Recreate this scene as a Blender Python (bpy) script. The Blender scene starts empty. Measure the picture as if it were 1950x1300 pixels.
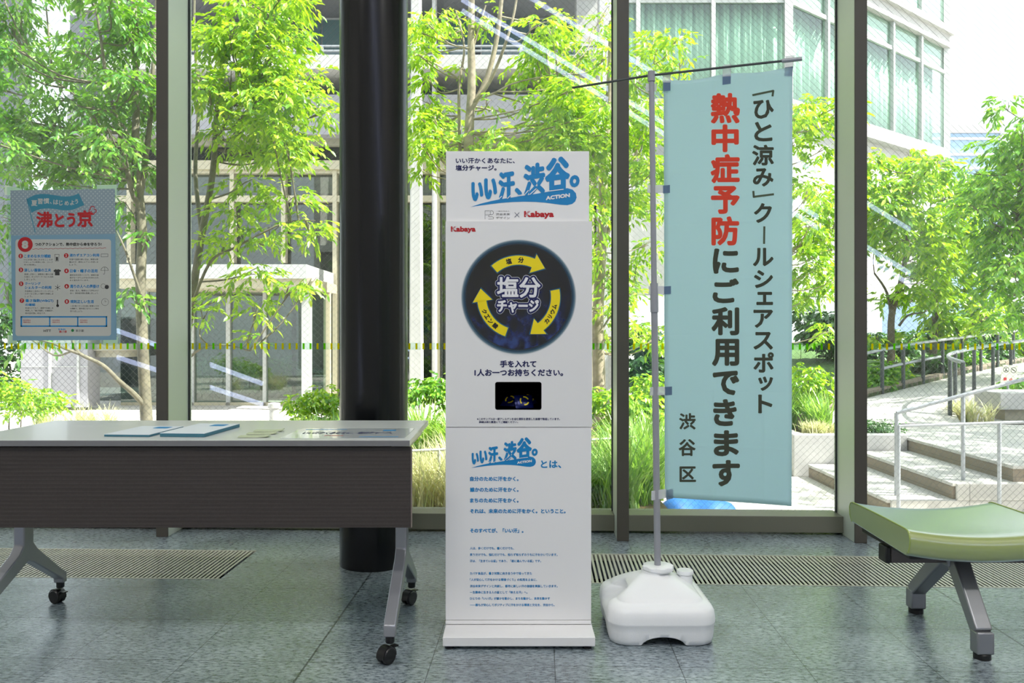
import bpy, bmesh, math, random
import numpy as np
from mathutils import Vector, Matrix

# ------------------------------------------------------------------ camera, sky, sun, exposure
SC = bpy.context.scene
COL = SC.collection
F, CU, CV, CAMH, YAW = 1560.0, 975.0, 632.0, 1.08, math.atan(55 / 1560.0)
cam_d = bpy.data.cameras.new('camera')
cam = bpy.data.objects.new('camera', cam_d)
COL.objects.link(cam)
cam.location = (0, 0, CAMH)
cam.rotation_euler = (math.pi / 2, 0, YAW)
cam_d.sensor_width = 36.0
cam_d.lens = 36.0 * F / 1950.0
cam_d.shift_y = -18.0 / 1950.0
cam_d.clip_start = 0.05
cam_d.clip_end = 400
SC.camera = cam

world = bpy.data.worlds.new('sky')
SC.world = world
world.use_nodes = True
wn = world.node_tree.nodes
wl = world.node_tree.links
sky = wn.new('ShaderNodeTexSky')
sky.sky_type = 'NISHITA'
sky.sun_disc = False
sky.sun_elevation = math.radians(52)
sky.sun_rotation = math.radians(115)
sky.air_density = 1.0
sky.dust_density = 2.5
sky.ozone_density = 1.0
wmix = wn.new('ShaderNodeMix')
wmix.data_type = 'RGBA'
wmix.inputs[0].default_value = 0.62
wl.new(sky.outputs[0], wmix.inputs[6])
wmix.inputs[7].default_value = (9.5, 10.0, 10.6, 1)      # thin bright haze
wl.new(wmix.outputs[2], wn['Background'].inputs[0])
wn['Background'].inputs[1].default_value = 0.175

sun_d = bpy.data.lights.new('sun', 'SUN')
sun_d.energy = 9.0
sun_d.angle = math.radians(0.6)
sun_d.color = (1.0, 0.955, 0.87)
sun = bpy.data.objects.new('sun', sun_d)
COL.objects.link(sun)
SUN_TO = Vector((0.60, -0.15, 0.80)).normalized()
sun.rotation_euler = SUN_TO.to_track_quat('Z', 'Y').to_euler()
sun.location = (6, -2, 12)

vs = SC.view_settings
vs.view_transform = 'Standard'
vs.look = 'None'
vs.gamma = 1.0
vs.exposure = 0.7
SC.cycles.max_bounces = 8
SC.cycles.transparent_max_bounces = 24
SC.cycles.caustics_reflective = False
SC.cycles.caustics_refractive = False
SC.cycles.sample_clamp_indirect = 6.0

CEIL_LAMP_W = 54.0

# ------------------------------------------------------------------ projection helpers
FWD = np.array([-math.sin(YAW), math.cos(YAW), 0.0])
RGT = np.array([math.cos(YAW), math.sin(YAW), 0.0])
UPV = np.array([0, 0, 1.0])
CAM = np.array([0, 0, CAMH])


def rays(u, v):
    u = np.asarray(u, float)[..., None]
    v = np.asarray(v, float)[..., None]
    return FWD + (u - CU) / F * RGT + (CV - v) / F * UPV


def W(u, v, d):
    return CAM + d * rays(u, v)


def G(u, v, z=0.0):
    d = (CAMH - z) * F / (v - CV)
    return W(u, v, d)


# ------------------------------------------------------------------ materials
def srgb(r, g, b):
    def f(c):
        c /= 255.0
        return c / 12.92 if c <= 0.04045 else ((c + 0.055) / 1.055) ** 2.4
    return (f(r), f(g), f(b), 1.0)


class NT:
    def __init__(self, name):
        self.m = bpy.data.materials.new(name)
        self.m.use_nodes = True
        self.t = self.m.node_tree
        self.bsdf = self.t.nodes['Principled BSDF']
        self.out = self.t.nodes['Material Output']

    def n(self, typ, **kw):
        nd = self.t.nodes.new(typ)
        for k, v in kw.items():
            setattr(nd, k, v)
        return nd

    def l(self, a, b):
        self.t.links.new(a, b)

    def math(self, op, a, b=None, c=None):
        nd = self.n('ShaderNodeMath', operation=op)
        for i, x in enumerate((a, b, c)):
            if x is None:
                continue
            if isinstance(x, (int, float)):
                nd.inputs[i].default_value = x
            else:
                self.l(x, nd.inputs[i])
        return nd.outputs[0]

    def mixc(self, fac, a, b):
        nd = self.n('ShaderNodeMix', data_type='RGBA')
        for s, x in ((0, fac), (6, a), (7, b)):
            if isinstance(x, (int, float)):
                nd.inputs[s].default_value = x
            elif isinstance(x, tuple):
                nd.inputs[s].default_value = x
            else:
                self.l(x, nd.inputs[s])
        return nd.outputs[2]

    def noise(self, scale, detail=3.0, rough=0.55, vec=None):
        nd = self.n('ShaderNodeTexNoise')
        nd.inputs['Scale'].default_value = scale
        nd.inputs['Detail'].default_value = detail
        nd.inputs['Roughness'].default_value = rough
        if vec is not None:
            self.l(vec, nd.inputs['Vector'])
        return nd.outputs['Fac']

    def objco(self):
        return self.n('ShaderNodeTexCoord').outputs['Object']

    def ramp(self, fac, stops):
        nd = self.n('ShaderNodeValToRGB')
        cr = nd.color_ramp
        while len(cr.elements) < len(stops):
            cr.elements.new(0.5)
        for e, (p, c) in zip(cr.elements, stops):
            e.position = p
            e.color = c
        self.l(fac, nd.inputs[0])
        return nd.outputs[0]

    def bump(self, h, strength=0.2, dist=0.01):
        nd = self.n('ShaderNodeBump')
        nd.inputs['Strength'].default_value = strength
        nd.inputs['Distance'].default_value = dist
        self.l(h, nd.inputs['Height'])
        self.l(nd.outputs[0], self.bsdf.inputs['Normal'])


def mat(name, col, rough=0.5, metal=0.0, spec=0.5, coat=0.0, var=0.0, vscale=8.0, bump=0.0, bscale=60.0, emit=0.0):
    t = NT(name)
    b = t.bsdf
    b.inputs['Roughness'].default_value = rough
    b.inputs['Metallic'].default_value = metal
    b.inputs['Specular IOR Level'].default_value = spec
    b.inputs['Coat Weight'].default_value = coat
    b.inputs['Coat Roughness'].default_value = 0.04
    if var > 0:
        f = t.noise(vscale, 4, 0.6, t.objco())
        lo = tuple(c * (1 - var) for c in col[:3]) + (1,)
        hi = tuple(min(1, c * (1 + var)) for c in col[:3]) + (1,)
        t.l(t.ramp(f, [(0.3, lo), (0.7, hi)]), b.inputs['Base Color'])
    else:
        b.inputs['Base Color'].default_value = col
    if bump > 0:
        t.bump(t.noise(bscale, 3, 0.5, t.objco()), bump, 0.005)
    if emit > 0:
        b.inputs['Emission Color'].default_value = col
        b.inputs['Emission Strength'].default_value = emit
    return t.m


M = {}
M['white_gloss'] = mat('white_acrylic', srgb(228, 228, 228), 0.22, coat=0.35)
M['white_paint'] = mat('white_powder_coat', srgb(232, 232, 232), 0.35)
M['white_plastic'] = mat('white_blow_moulded_plastic', srgb(238, 240, 241), 0.38, bump=0.05, bscale=250)
M['black_plastic'] = mat('black_plastic', srgb(18, 18, 20), 0.35)
M['blue_ink'] = mat('blue_ink', srgb(8, 128, 190), 0.45)
M['navy_ink'] = mat('navy_ink', srgb(14, 22, 82), 0.45)
M['red_ink'] = mat('red_ink', srgb(178, 18, 28), 0.45)
M['white_ink'] = mat('white_ink', srgb(228, 228, 230), 0.45)
M['dark_ink'] = mat('dark_grey_ink', srgb(52, 52, 52), 0.5)
M['black_ink'] = mat('black_ink', srgb(20, 20, 22), 0.5)
M['yellow_ink'] = mat('yellow_ink', srgb(236, 214, 10), 0.4)
M['glow_ink'] = mat('teal_ink', srgb(14, 84, 120), 0.4)
M['bronze'] = mat('dark_bronze_aluminium', srgb(78, 75, 68), 0.42, metal=0.0, spec=0.4, bump=0.02, bscale=300)
M['sill'] = mat('bronze_sill_rail', srgb(112, 112, 98), 0.4, bump=0.02, bscale=300)
M['mullion_side'] = mat('daylit_mullion_side', srgb(206, 214, 202), 0.34, metal=0.15)  # outdoor light on the mullion sides put into this pale colour
M['rail_steel'] = mat('galvanised_steel', srgb(158, 162, 168), 0.4, metal=0.35)
M['dark_steel'] = mat('dark_painted_steel', srgb(70, 76, 78), 0.45, metal=0.2)
M['pole_grey'] = mat('grey_pole_paint', srgb(150, 152, 158), 0.35)
M['alu'] = mat('cast_aluminium', srgb(150, 152, 156), 0.34, metal=0.7)
M['silver_leg'] = mat('silver_table_leg', srgb(150, 152, 158), 0.3, metal=0.5)
M['wall_white'] = mat('interior_wall_paint', srgb(214, 212, 206), 0.8, var=0.03)
M['ceil_white'] = mat('ceiling_paint', srgb(222, 221, 216), 0.85, var=0.02)
M['concrete_light'] = mat('pale_concrete', srgb(178, 177, 176), 0.8, var=0.06, vscale=3)
M['concrete_lilac'] = mat('grey_concrete', srgb(154, 153, 159), 0.8, var=0.05, vscale=3)
M['concrete_warm'] = mat('warm_grey_concrete', srgb(150, 146, 130), 0.8, var=0.08, vscale=4)
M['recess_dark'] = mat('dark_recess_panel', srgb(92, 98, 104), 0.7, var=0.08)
M['frame_beige'] = mat('beige_window_frame', srgb(186, 178, 154), 0.5)
M['frame_white'] = mat('white_window_frame', srgb(182, 184, 184), 0.45)
M['louver'] = mat('dark_louver', srgb(44, 52, 48), 0.6)
M['bark'] = mat('mottled_bark', srgb(150, 140, 122), 0.85, var=0.35, vscale=9, bump=0.5, bscale=30)
M['bark_mid'] = mat('shaded_grey_bark', srgb(116, 112, 96), 0.85, var=0.35, vscale=9, bump=0.5, bscale=30)  # shade on the trunks put into this darker bark tone
M['bark_dark'] = mat('dark_bark', srgb(96, 88, 74), 0.9, var=0.3, vscale=9, bump=0.5, bscale=30)
M['soil'] = mat('planting_soil', srgb(120, 104, 78), 0.95, var=0.35, vscale=14, bump=0.6, bscale=25)
M['ground_cover'] = mat('low_ground_cover', srgb(72, 104, 48), 0.95, var=0.5, vscale=9, bump=0.8, bscale=14)
M['paper'] = mat('printed_paper', srgb(222, 226, 228), 0.55)


def m_floor():
    t = NT('dark_granite_tiles')
    co = t.n('ShaderNodeNewGeometry').outputs['Position']
    sx = t.n('ShaderNodeSeparateXYZ')
    t.l(co, sx.inputs[0])

    def line(out, off, per, wd):
        a = t.math('SUBTRACT', out, off)
        a = t.math('DIVIDE', a, per)
        a = t.math('FRACT', a)
        a = t.math('SUBTRACT', a, 0.5)
        a = t.math('ABSOLUTE', a)
        a = t.math('SUBTRACT', 0.5, a)
        return t.math('LESS_THAN', a, wd / per)
    jx = line(sx.outputs[0], -0.762, 0.4035, 0.0016)
    jy = line(sx.outputs[1], 2.657, 0.3775, 0.0020)
    jd = line(sx.outputs[0], -0.762, 0.4035 * 6, 0.0036)
    j = t.math('MAXIMUM', t.math('MAXIMUM', jx, jy), jd)
    # anisotropic grain, like flamed granite
    mp = t.n('ShaderNodeMapping')
    t.l(co, mp.inputs['Vector'])
    mp.inputs['Scale'].default_value = (42, 95, 1)
    mp.inputs['Rotation'].default_value = (0, 0, 0.25)
    n1 = t.noise(1.0, 5, 0.7, mp.outputs[0])
    n2 = t.noise(2.2, 3, 0.6, co)
    n3 = t.noise(420, 2, 0.5, co)
    f = t.math('ADD', t.math('MULTIPLY', n1, 0.75), t.math('MULTIPLY', n2, 0.25))
    c = t.ramp(f, [(0.36, srgb(60, 69, 75)), (0.46, srgb(107, 120, 127)), (0.54, srgb(148, 162, 170)), (0.64, srgb(200, 211, 216))])  # blue cast of the reflected sky put into the stone tones
    c2 = t.mixc(t.math('MULTIPLY', n3, 0.25), c, srgb(60, 56, 50))
    c3 = t.mixc(t.math('MULTIPLY', j, 0.75), c2, srgb(22, 23, 23))
    t.l(c3, t.bsdf.inputs['Base Color'])
    r = t.math('ADD', t.math('MULTIPLY', n1, 0.30), 0.14)
    t.l(r, t.bsdf.inputs['Roughness'])
    t.l(t.math('MULTIPLY_ADD', j, -0.6, 1.0), t.bsdf.inputs['Specular IOR Level'])
    t.l(t.math('MULTIPLY_ADD', j, -0.2, 0.2), t.bsdf.inputs['Coat Weight'])
    t.bsdf.inputs['Coat Roughness'].default_value = 0.18
    h = t.math('SUBTRACT', n1, t.math('MULTIPLY', j, 1.2))
    t.bump(h, 0.16, 0.004)
    return t.m


def m_glass(name, tint, refl):
    t = NT(name)
    t.t.nodes.remove(t.bsdf)
    tr = t.n('ShaderNodeBsdfTransparent')
    tr.inputs[0].default_value = tint
    gl = t.n('ShaderNodeBsdfGlossy')
    gl.inputs['Color'].default_value = (1, 1, 1, 1)
    gl.inputs['Roughness'].default_value = 0.0
    lw_ = t.n('ShaderNodeLayerWeight')
    lw_.inputs[0].default_value = 0.5           # same reflectance from both faces of the pane
    fc = t.math('POWER', lw_.outputs['Facing'], 5.0)
    fc = t.math('MULTIPLY_ADD', fc, 0.9, 0.04)
    mx = t.n('ShaderNodeMixShader')
    t.l(t.math('MINIMUM', t.math('MULTIPLY', fc, refl), 1.0), mx.inputs[0])
    t.l(tr.outputs[0], mx.inputs[1])
    t.l(gl.outputs[0], mx.inputs[2])
    t.l(mx.outputs[0], t.out.inputs[0])
    return t.m


def m_leaf(name, cols, trans, tcol, gloss=0.10, rough=0.4):
    t = NT(name)
    t.t.nodes.remove(t.bsdf)
    rnd = t.n('ShaderNodeNewGeometry').outputs['Random Per Island']
    st = [(i / (len(cols) - 1), c) for i, c in enumerate(cols)]
    c = t.ramp(rnd, st)
    d = t.n('ShaderNodeBsdfDiffuse')
    t.l(c, d.inputs[0])
    tr = t.n('ShaderNodeBsdfTranslucent')
    t.l(t.mixc(0.5, c, tcol), tr.inputs[0])
    m1 = t.n('ShaderNodeMixShader')
    m1.inputs[0].default_value = trans
    t.l(d.outputs[0], m1.inputs[1])
    t.l(tr.outputs[0], m1.inputs[2])
    g = t.n('ShaderNodeBsdfGlossy')
    g.inputs['Roughness'].default_value = rough
    g.inputs['Color'].default_value = (0.9, 1, 0.9, 1)
    m2 = t.n('ShaderNodeMixShader')
    m2.inputs[0].default_value = gloss
    t.l(m1.outputs[0], m2.inputs[1])
    t.l(g.outputs[0], m2.inputs[2])
    t.l(m2.outputs[0], t.out.inputs[0])
    return t.m


def m_cloth(name, col, trans, tcol=None):
    t = NT(name)
    t.t.nodes.remove(t.bsdf)
    d = t.n('ShaderNodeBsdfDiffuse')
    d.inputs[0].default_value = col
    tr = t.n('ShaderNodeBsdfTranslucent')
    tr.inputs[0].default_value = tcol or col
    m1 = t.n('ShaderNodeMixShader')
    m1.inputs[0].default_value = trans
    t.l(d.outputs[0], m1.inputs[1])
    t.l(tr.outputs[0], m1.inputs[2])
    t.l(m1.outputs[0], t.out.inputs[0])
    co = t.objco()
    w = t.n('ShaderNodeTexNoise')
    w.inputs['Scale'].default_value = 5
    w.inputs['Detail'].default_value = 4
    t.l(co, w.inputs['Vector'])
    sx = t.n('ShaderNodeSeparateXYZ')
    t.l(co, sx.inputs[0])

    def crease(o, per, off):
        a = t.math('FRACT', t.math('DIVIDE', t.math('ADD', o, off), per))
        a = t.math('ABSOLUTE', t.math('SUBTRACT', a, 0.5))
        return t.math('SMOOTH_MIN', t.math('MULTIPLY', a, 8.0), 0.35, 0.2)
    h = t.math('ADD', t.math('MULTIPLY', w.outputs['Fac'], 1.0), crease(sx.outputs[2], 0.2, 0.03))
    h = t.math('ADD', h, crease(sx.outputs[0], 0.16, 0.05))
    b = t.n('ShaderNodeBump')
    b.inputs['Strength'].default_value = 0.22
    b.inputs['Distance'].default_value = 0.008
    t.l(h, b.inputs['Height'])
    t.l(b.outputs[0], d.inputs['Normal'])
    t.l(b.outputs[0], tr.inputs['Normal'])
    return t.m


def m_tint(name, col):
    # coloured see-through decal
    t = NT(name)
    t.t.nodes.remove(t.bsdf)
    tr = t.n('ShaderNodeBsdfTransparent')
    tr.inputs[0].default_value = tuple(c ** 0.5 for c in col[:3]) + (1,)
    d = t.n('ShaderNodeBsdfDiffuse')
    d.inputs[0].default_value = col
    mx = t.n('ShaderNodeMixShader')
    mx.inputs[0].default_value = 0.55
    t.l(tr.outputs[0], mx.inputs[1])
    t.l(d.outputs[0], mx.inputs[2])
    t.l(mx.outputs[0], t.out.inputs[0])
    return t.m


def m_haze(name, col, body):
    # milky see-through vinyl
    t = NT(name)
    t.t.nodes.remove(t.bsdf)
    tr = t.n('ShaderNodeBsdfTransparent')
    d = t.n('ShaderNodeBsdfDiffuse')
    d.inputs[0].default_value = col
    mx = t.n('ShaderNodeMixShader')
    mx.inputs[0].default_value = body
    t.l(tr.outputs[0], mx.inputs[1])
    t.l(d.outputs[0], mx.inputs[2])
    t.l(mx.outputs[0], t.out.inputs[0])
    return t.m


def m_ribbed():
    t = NT('brown_ribbed_laminate')
    co = t.objco()
    sx = t.n('ShaderNodeSeparateXYZ')
    t.l(co, sx.inputs[0])
    w = t.math('SINE', t.math('MULTIPLY', sx.outputs[2], 2 * math.pi / 0.0135))
    n = t.noise(180, 3, 0.6, co)
    mp = t.n('ShaderNodeMapping')
    t.l(co, mp.inputs['Vector'])
    mp.inputs['Scale'].default_value = (6, 1, 420)
    n2 = t.noise(1, 3, 0.6, mp.outputs[0])
    f = t.math('ADD', t.math('MULTIPLY', n, 0.4), t.math('MULTIPLY', n2, 0.6))
    c = t.ramp(f, [(0.3, srgb(50, 44, 42)), (0.7, srgb(68, 61, 58))])
    c = t.mixc(t.math('GREATER_THAN', w, 0.90), c, srgb(48, 43, 41))
    t.l(c, t.bsdf.inputs['Base Color'])
    t.bsdf.inputs['Roughness'].default_value = 0.65
    t.bump(w, 0.10, 0.0012)
    return t.m


def m_paving(name, c1, c2, tx, ty, joint=0.004):
    t = NT(name)
    co = t.n('ShaderNodeNewGeometry').outputs['Position']
    br = t.n('ShaderNodeTexBrick')
    t.l(co, br.inputs['Vector'])
    br.inputs['Scale'].default_value = 1.0
    br.inputs['Brick Width'].default_value = tx
    br.inputs['Row Height'].default_value = ty
    br.inputs['Mortar Size'].default_value = joint
    br.offset = 0.0
    br.inputs['Color1'].default_value = c1
    br.inputs['Color2'].default_value = c2
    br.inputs['Mortar'].default_value = tuple(c * 0.55 for c in c1[:3]) + (1,)
    n = t.noise(60, 4, 0.65, co)
    c = t.mixc(t.math('MULTIPLY', n, 0.25), br.outputs['Color'], tuple(x * 0.5 for x in c1[:3]) + (1,))
    t.l(c, t.bsdf.inputs['Base Color'])
    t.bsdf.inputs['Roughness'].default_value = 0.85
    t.bump(n, 0.2, 0.004)
    return t.m


def m_stone_course(name, c1, c2):
    t = NT(name)
    co = t.objco()
    br = t.n('ShaderNodeTexBrick')
    mp = t.n('ShaderNodeMapping')
    mp.inputs['Rotation'].default_value = (math.pi / 2, 0, 0)
    t.l(co, mp.inputs['Vector'])
    t.l(mp.outputs[0], br.inputs['Vector'])
    br.inputs['Scale'].default_value = 1.0
    br.inputs['Brick Width'].default_value = 0.45
    br.inputs['Row Height'].default_value = 0.075
    br.inputs['Mortar Size'].default_value = 0.002
    br.inputs['Color1'].default_value = c1
    br.inputs['Color2'].default_value = c2
    br.inputs['Mortar'].default_value = tuple(c * 0.5 for c in c1[:3]) + (1,)
    n = t.noise(90, 4, 0.7, co)
    c = t.mixc(t.math('MULTIPLY', n, 0.3), br.outputs['Color'], tuple(x * 0.55 for x in c1[:3]) + (1,))
    t.l(c, t.bsdf.inputs['Base Color'])
    t.bsdf.inputs['Roughness'].default_value = 0.85
    return t.m


def m_disc():
    # dark printed disc: near-black with deep blue packet shapes, paler fuzzy rim
    t = NT('printed_dark_disc')
    co = t.objco()
    v = t.n('ShaderNodeTexVoronoi')
    v.inputs['Scale'].default_value = 22
    mp = t.n('ShaderNodeMapping')
    mp.inputs['Rotation'].default_value = (0, 0.5, 0)
    mp.inputs['Scale'].default_value = (1.6, 1, 1)
    t.l(co, mp.inputs['Vector'])
    t.l(mp.outputs[0], v.inputs['Vector'])
    n = t.noise(26, 5, 0.7, co)
    sx = t.n('ShaderNodeSeparateXYZ')
    t.l(co, sx.inputs[0])
    low = t.math('MULTIPLY_ADD', sx.outputs[2], -2.2, 0.42)       # more packets towards the bottom of the print
    f = t.math('MULTIPLY', t.math('MULTIPLY', n, v.outputs['Distance']), low)
    f = t.math('MULTIPLY', f, 3.0)
    c = t.ramp(f, [(0.12, srgb(2, 3, 6)), (0.42, srgb(5, 11, 30)), (0.72, srgb(9, 26, 78)), (1.0, srgb(30, 58, 120))])
    r = t.n('ShaderNodeVectorMath', operation='LENGTH')
    t.l(co, r.inputs[0])
    k = t.n('ShaderNodeMapRange')
    t.l(r.outputs['Value'], k.inputs[0])
    k.inputs[1].default_value = 0.184
    k.inputs[2].default_value = 0.2045
    rim = t.ramp(k.outputs[0], [(0.0, srgb(3, 4, 8)), (0.45, srgb(20, 62, 88)), (0.75, srgb(92, 120, 134)), (1.0, srgb(226, 226, 226))])
    c2 = t.mixc(t.math('GREATER_THAN', k.outputs[0], 0.001), c, rim)
    t.l(c2, t.bsdf.inputs['Base Color'])
    t.bsdf.inputs['Roughness'].default_value = 0.25
    t.bsdf.inputs['Coat Weight'].default_value = 0.6
    t.bsdf.inputs['Coat Roughness'].default_value = 0.02
    return t.m


def m_dots():
    t = NT('dotted_grey_blue_print')
    co = t.objco()
    mp = t.n('ShaderNodeMapping')
    mp.inputs['Rotation'].default_value = (0, math.radians(45), 0)
    t.l(co, mp.inputs['Vector'])
    sx = t.n('ShaderNodeSeparateXYZ')
    t.l(mp.outputs[0], sx.inputs[0])

    def fr(o):
        a = t.math('FRACT', t.math('DIVIDE', o, 0.0172))
        a = t.math('SUBTRACT', a, 0.5)
        return t.math('MULTIPLY', a, a)
    d = t.math('ADD', fr(sx.outputs[0]), fr(sx.outputs[2]))
    t.l(t.mixc(t.math('LESS_THAN', d, 0.045), srgb(140, 158, 168), srgb(180, 194, 194)), t.bsdf.inputs['Base Color'])
    t.bsdf.inputs['Roughness'].default_value = 0.5
    return t.m


M['floor'] = m_floor()
M['glass'] = m_glass('clear_window_glass', (0.97, 0.99, 0.975, 1), 1.0)
M['glass_green'] = m_glass('green_tinted_glass', (0.86, 0.965, 0.90, 1), 1.3)
M['glass_dark'] = m_glass('entrance_glass', (0.66, 0.75, 0.70, 1), 1.8)
M['film'] = m_glass('clear_film', (0.88, 0.96, 0.92, 1), 1.0)
M['leaf_shade'] = m_leaf('leaf_shaded_green', [srgb(34, 86, 28), srgb(62, 124, 32), srgb(98, 154, 40), srgb(146, 190, 62)], 0.40, srgb(142, 204, 30), 0.08)  # shade of the left crown put into deeper greens
M['leaf_bright'] = m_leaf('leaf_yellow_green', [srgb(58, 120, 26), srgb(112, 168, 32), srgb(160, 200, 44), srgb(200, 220, 70)], 0.48, srgb(200, 236, 30), 0.06)  # wide ramp: shaded and sunlit leaves put into the colours
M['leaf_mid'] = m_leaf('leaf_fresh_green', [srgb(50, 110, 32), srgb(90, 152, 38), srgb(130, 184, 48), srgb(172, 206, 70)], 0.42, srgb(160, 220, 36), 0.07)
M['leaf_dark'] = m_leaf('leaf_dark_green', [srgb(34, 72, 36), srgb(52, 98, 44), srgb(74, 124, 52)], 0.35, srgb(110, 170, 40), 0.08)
M['blade_green'] = m_leaf('grass_blade_green', [srgb(92, 150, 58), srgb(138, 184, 74), srgb(180, 206, 110)], 0.4, srgb(180, 220, 70), 0.08)
M['blade_straw'] = m_leaf('grass_blade_straw', [srgb(204, 200, 150), srgb(230, 226, 184), srgb(188, 204, 130)], 0.4, srgb(236, 234, 180), 0.05)
M['banner'] = m_cloth('pale_teal_banner_cloth', srgb(216, 238, 243), 0.74, srgb(220, 242, 248))
M['banner_grey'] = m_cloth('banner_dark_print', srgb(96, 100, 88), 0.45, srgb(112, 120, 92))
M['banner_red'] = m_cloth('banner_red_print', srgb(252, 116, 92), 0.6, srgb(255, 128, 100))
M['loop'] = m_cloth('grey_blue_banner_loop', srgb(120, 144, 172), 0.35)
M['loop_clear'] = m_haze('hazy_vinyl_loop', srgb(226, 228, 232), 0.42)
M['tape'] = m_cloth('white_tape', srgb(232, 240, 230), 0.55)
M['ribbed'] = m_ribbed()
M['paving'] = m_paving('pale_stone_paving', srgb(206, 202, 194), srgb(196, 192, 186), 0.9, 0.6)
M['paving_grey'] = m_paving('grey_stone_paving', srgb(190, 188, 184), srgb(180, 178, 174), 1.2, 0.6, 0.005)
M['riser'] = m_stone_course('shaded_riser_stone', srgb(146, 134, 118), srgb(128, 118, 104))  # brownish shade on the left-facing risers put into the stone colour
M['disc'] = m_disc()
M['dots'] = m_dots()
M['poster_blue'] = mat('poster_blue', srgb(122, 160, 182), 0.5)
M['poster_teal'] = mat('poster_teal', srgb(52, 132, 156), 0.5)
M['poster_cream'] = mat('poster_cream', srgb(190, 192, 186), 0.5)
M['seat_vinyl'] = mat('green_vinyl', srgb(146, 162, 74), 0.22, spec=1.0, coat=1.0, bump=0.01, bscale=500)
M['seat_vinyl'].node_tree.nodes['Principled BSDF'].inputs['Coat IOR'].default_value = 2.1
M['seat_vinyl'].node_tree.nodes['Principled BSDF'].inputs['Coat Roughness'].default_value = 0.22
_sb = M['seat_vinyl'].node_tree.nodes['Principled BSDF']
_sb.inputs['Sheen Weight'].default_value = 1.0
_sb.inputs['Sheen Roughness'].default_value = 0.35
_sb.inputs['Sheen Tint'].default_value = (0.66, 0.86, 1.0, 1)  # bluish sheen stands in for sky reflected on the seat top
M['seat_piping'] = mat('green_piping', srgb(158, 178, 92), 0.4)
M['pillar_paint'] = mat('blue_black_gloss_paint', srgb(7, 9, 13), 0.24, spec=0.4, coat=0.04, bump=0.004, bscale=200)
M['grate'] = mat('grating_aluminium', srgb(196, 196, 182), 0.4, metal=0.2)
M['pit'] = mat('dark_duct', srgb(5, 5, 5), 1.0, spec=0.0)
M['strip_yellow'] = m_tint('yellow_strip', srgb(240, 230, 8))
M['strip_green'] = m_tint('green_strip', srgb(120, 226, 16))
M['wire'] = mat('glass_wire', srgb(126, 130, 128), 0.5, metal=0.4)
M['gasket'] = mat('black_gasket', srgb(40, 46, 50), 0.6)
M['blue_sack'] = mat('blue_woven_sack', srgb(26, 88, 150), 0.6, var=0.2, vscale=14, bump=0.4, bscale=30)
M['curtain'] = mat('pale_curtain', srgb(200, 212, 204), 0.9)
M['room_green'] = mat('dim_room', srgb(150, 170, 156), 0.9)
M['far_glass'] = mat('far_blue_glass', srgb(150, 178, 206), 0.15, spec=0.8)
M['lamp'] = mat('lamp_diffuser', srgb(255, 250, 240), 0.5, emit=5.0)
M['escal_lamp'] = mat('handrail_light', srgb(206, 216, 255), 0.5, emit=4.5)
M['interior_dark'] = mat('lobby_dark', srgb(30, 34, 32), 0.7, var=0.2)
M['lobby_floor'] = mat('lobby_floor_stone', srgb(96, 94, 90), 0.5)
M['booklet_side'] = mat('teal_page_edges', srgb(58, 112, 130), 0.6)
M['booklet_cover'] = mat('pale_blue_cover', srgb(222, 230, 238), 0.4)
M['card'] = mat('card_cream', srgb(190, 200, 168), 0.5)
M['sign_white'] = mat('sign_white', srgb(206, 208, 188), 0.5)
M['packet_blue'] = mat('dark_blue_foil', srgb(10, 26, 92), 0.25, metal=0.3, bump=0.5, bscale=60)

# ------------------------------------------------------------------ mesh helpers


def link(o):
    COL.objects.link(o)
    return o


def smooth(me, angle=None):
    me.polygons.foreach_set('use_smooth', [True] * len(me.polygons))
    if angle is not None:
        me.set_sharp_from_angle(angle=math.radians(angle))


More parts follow.
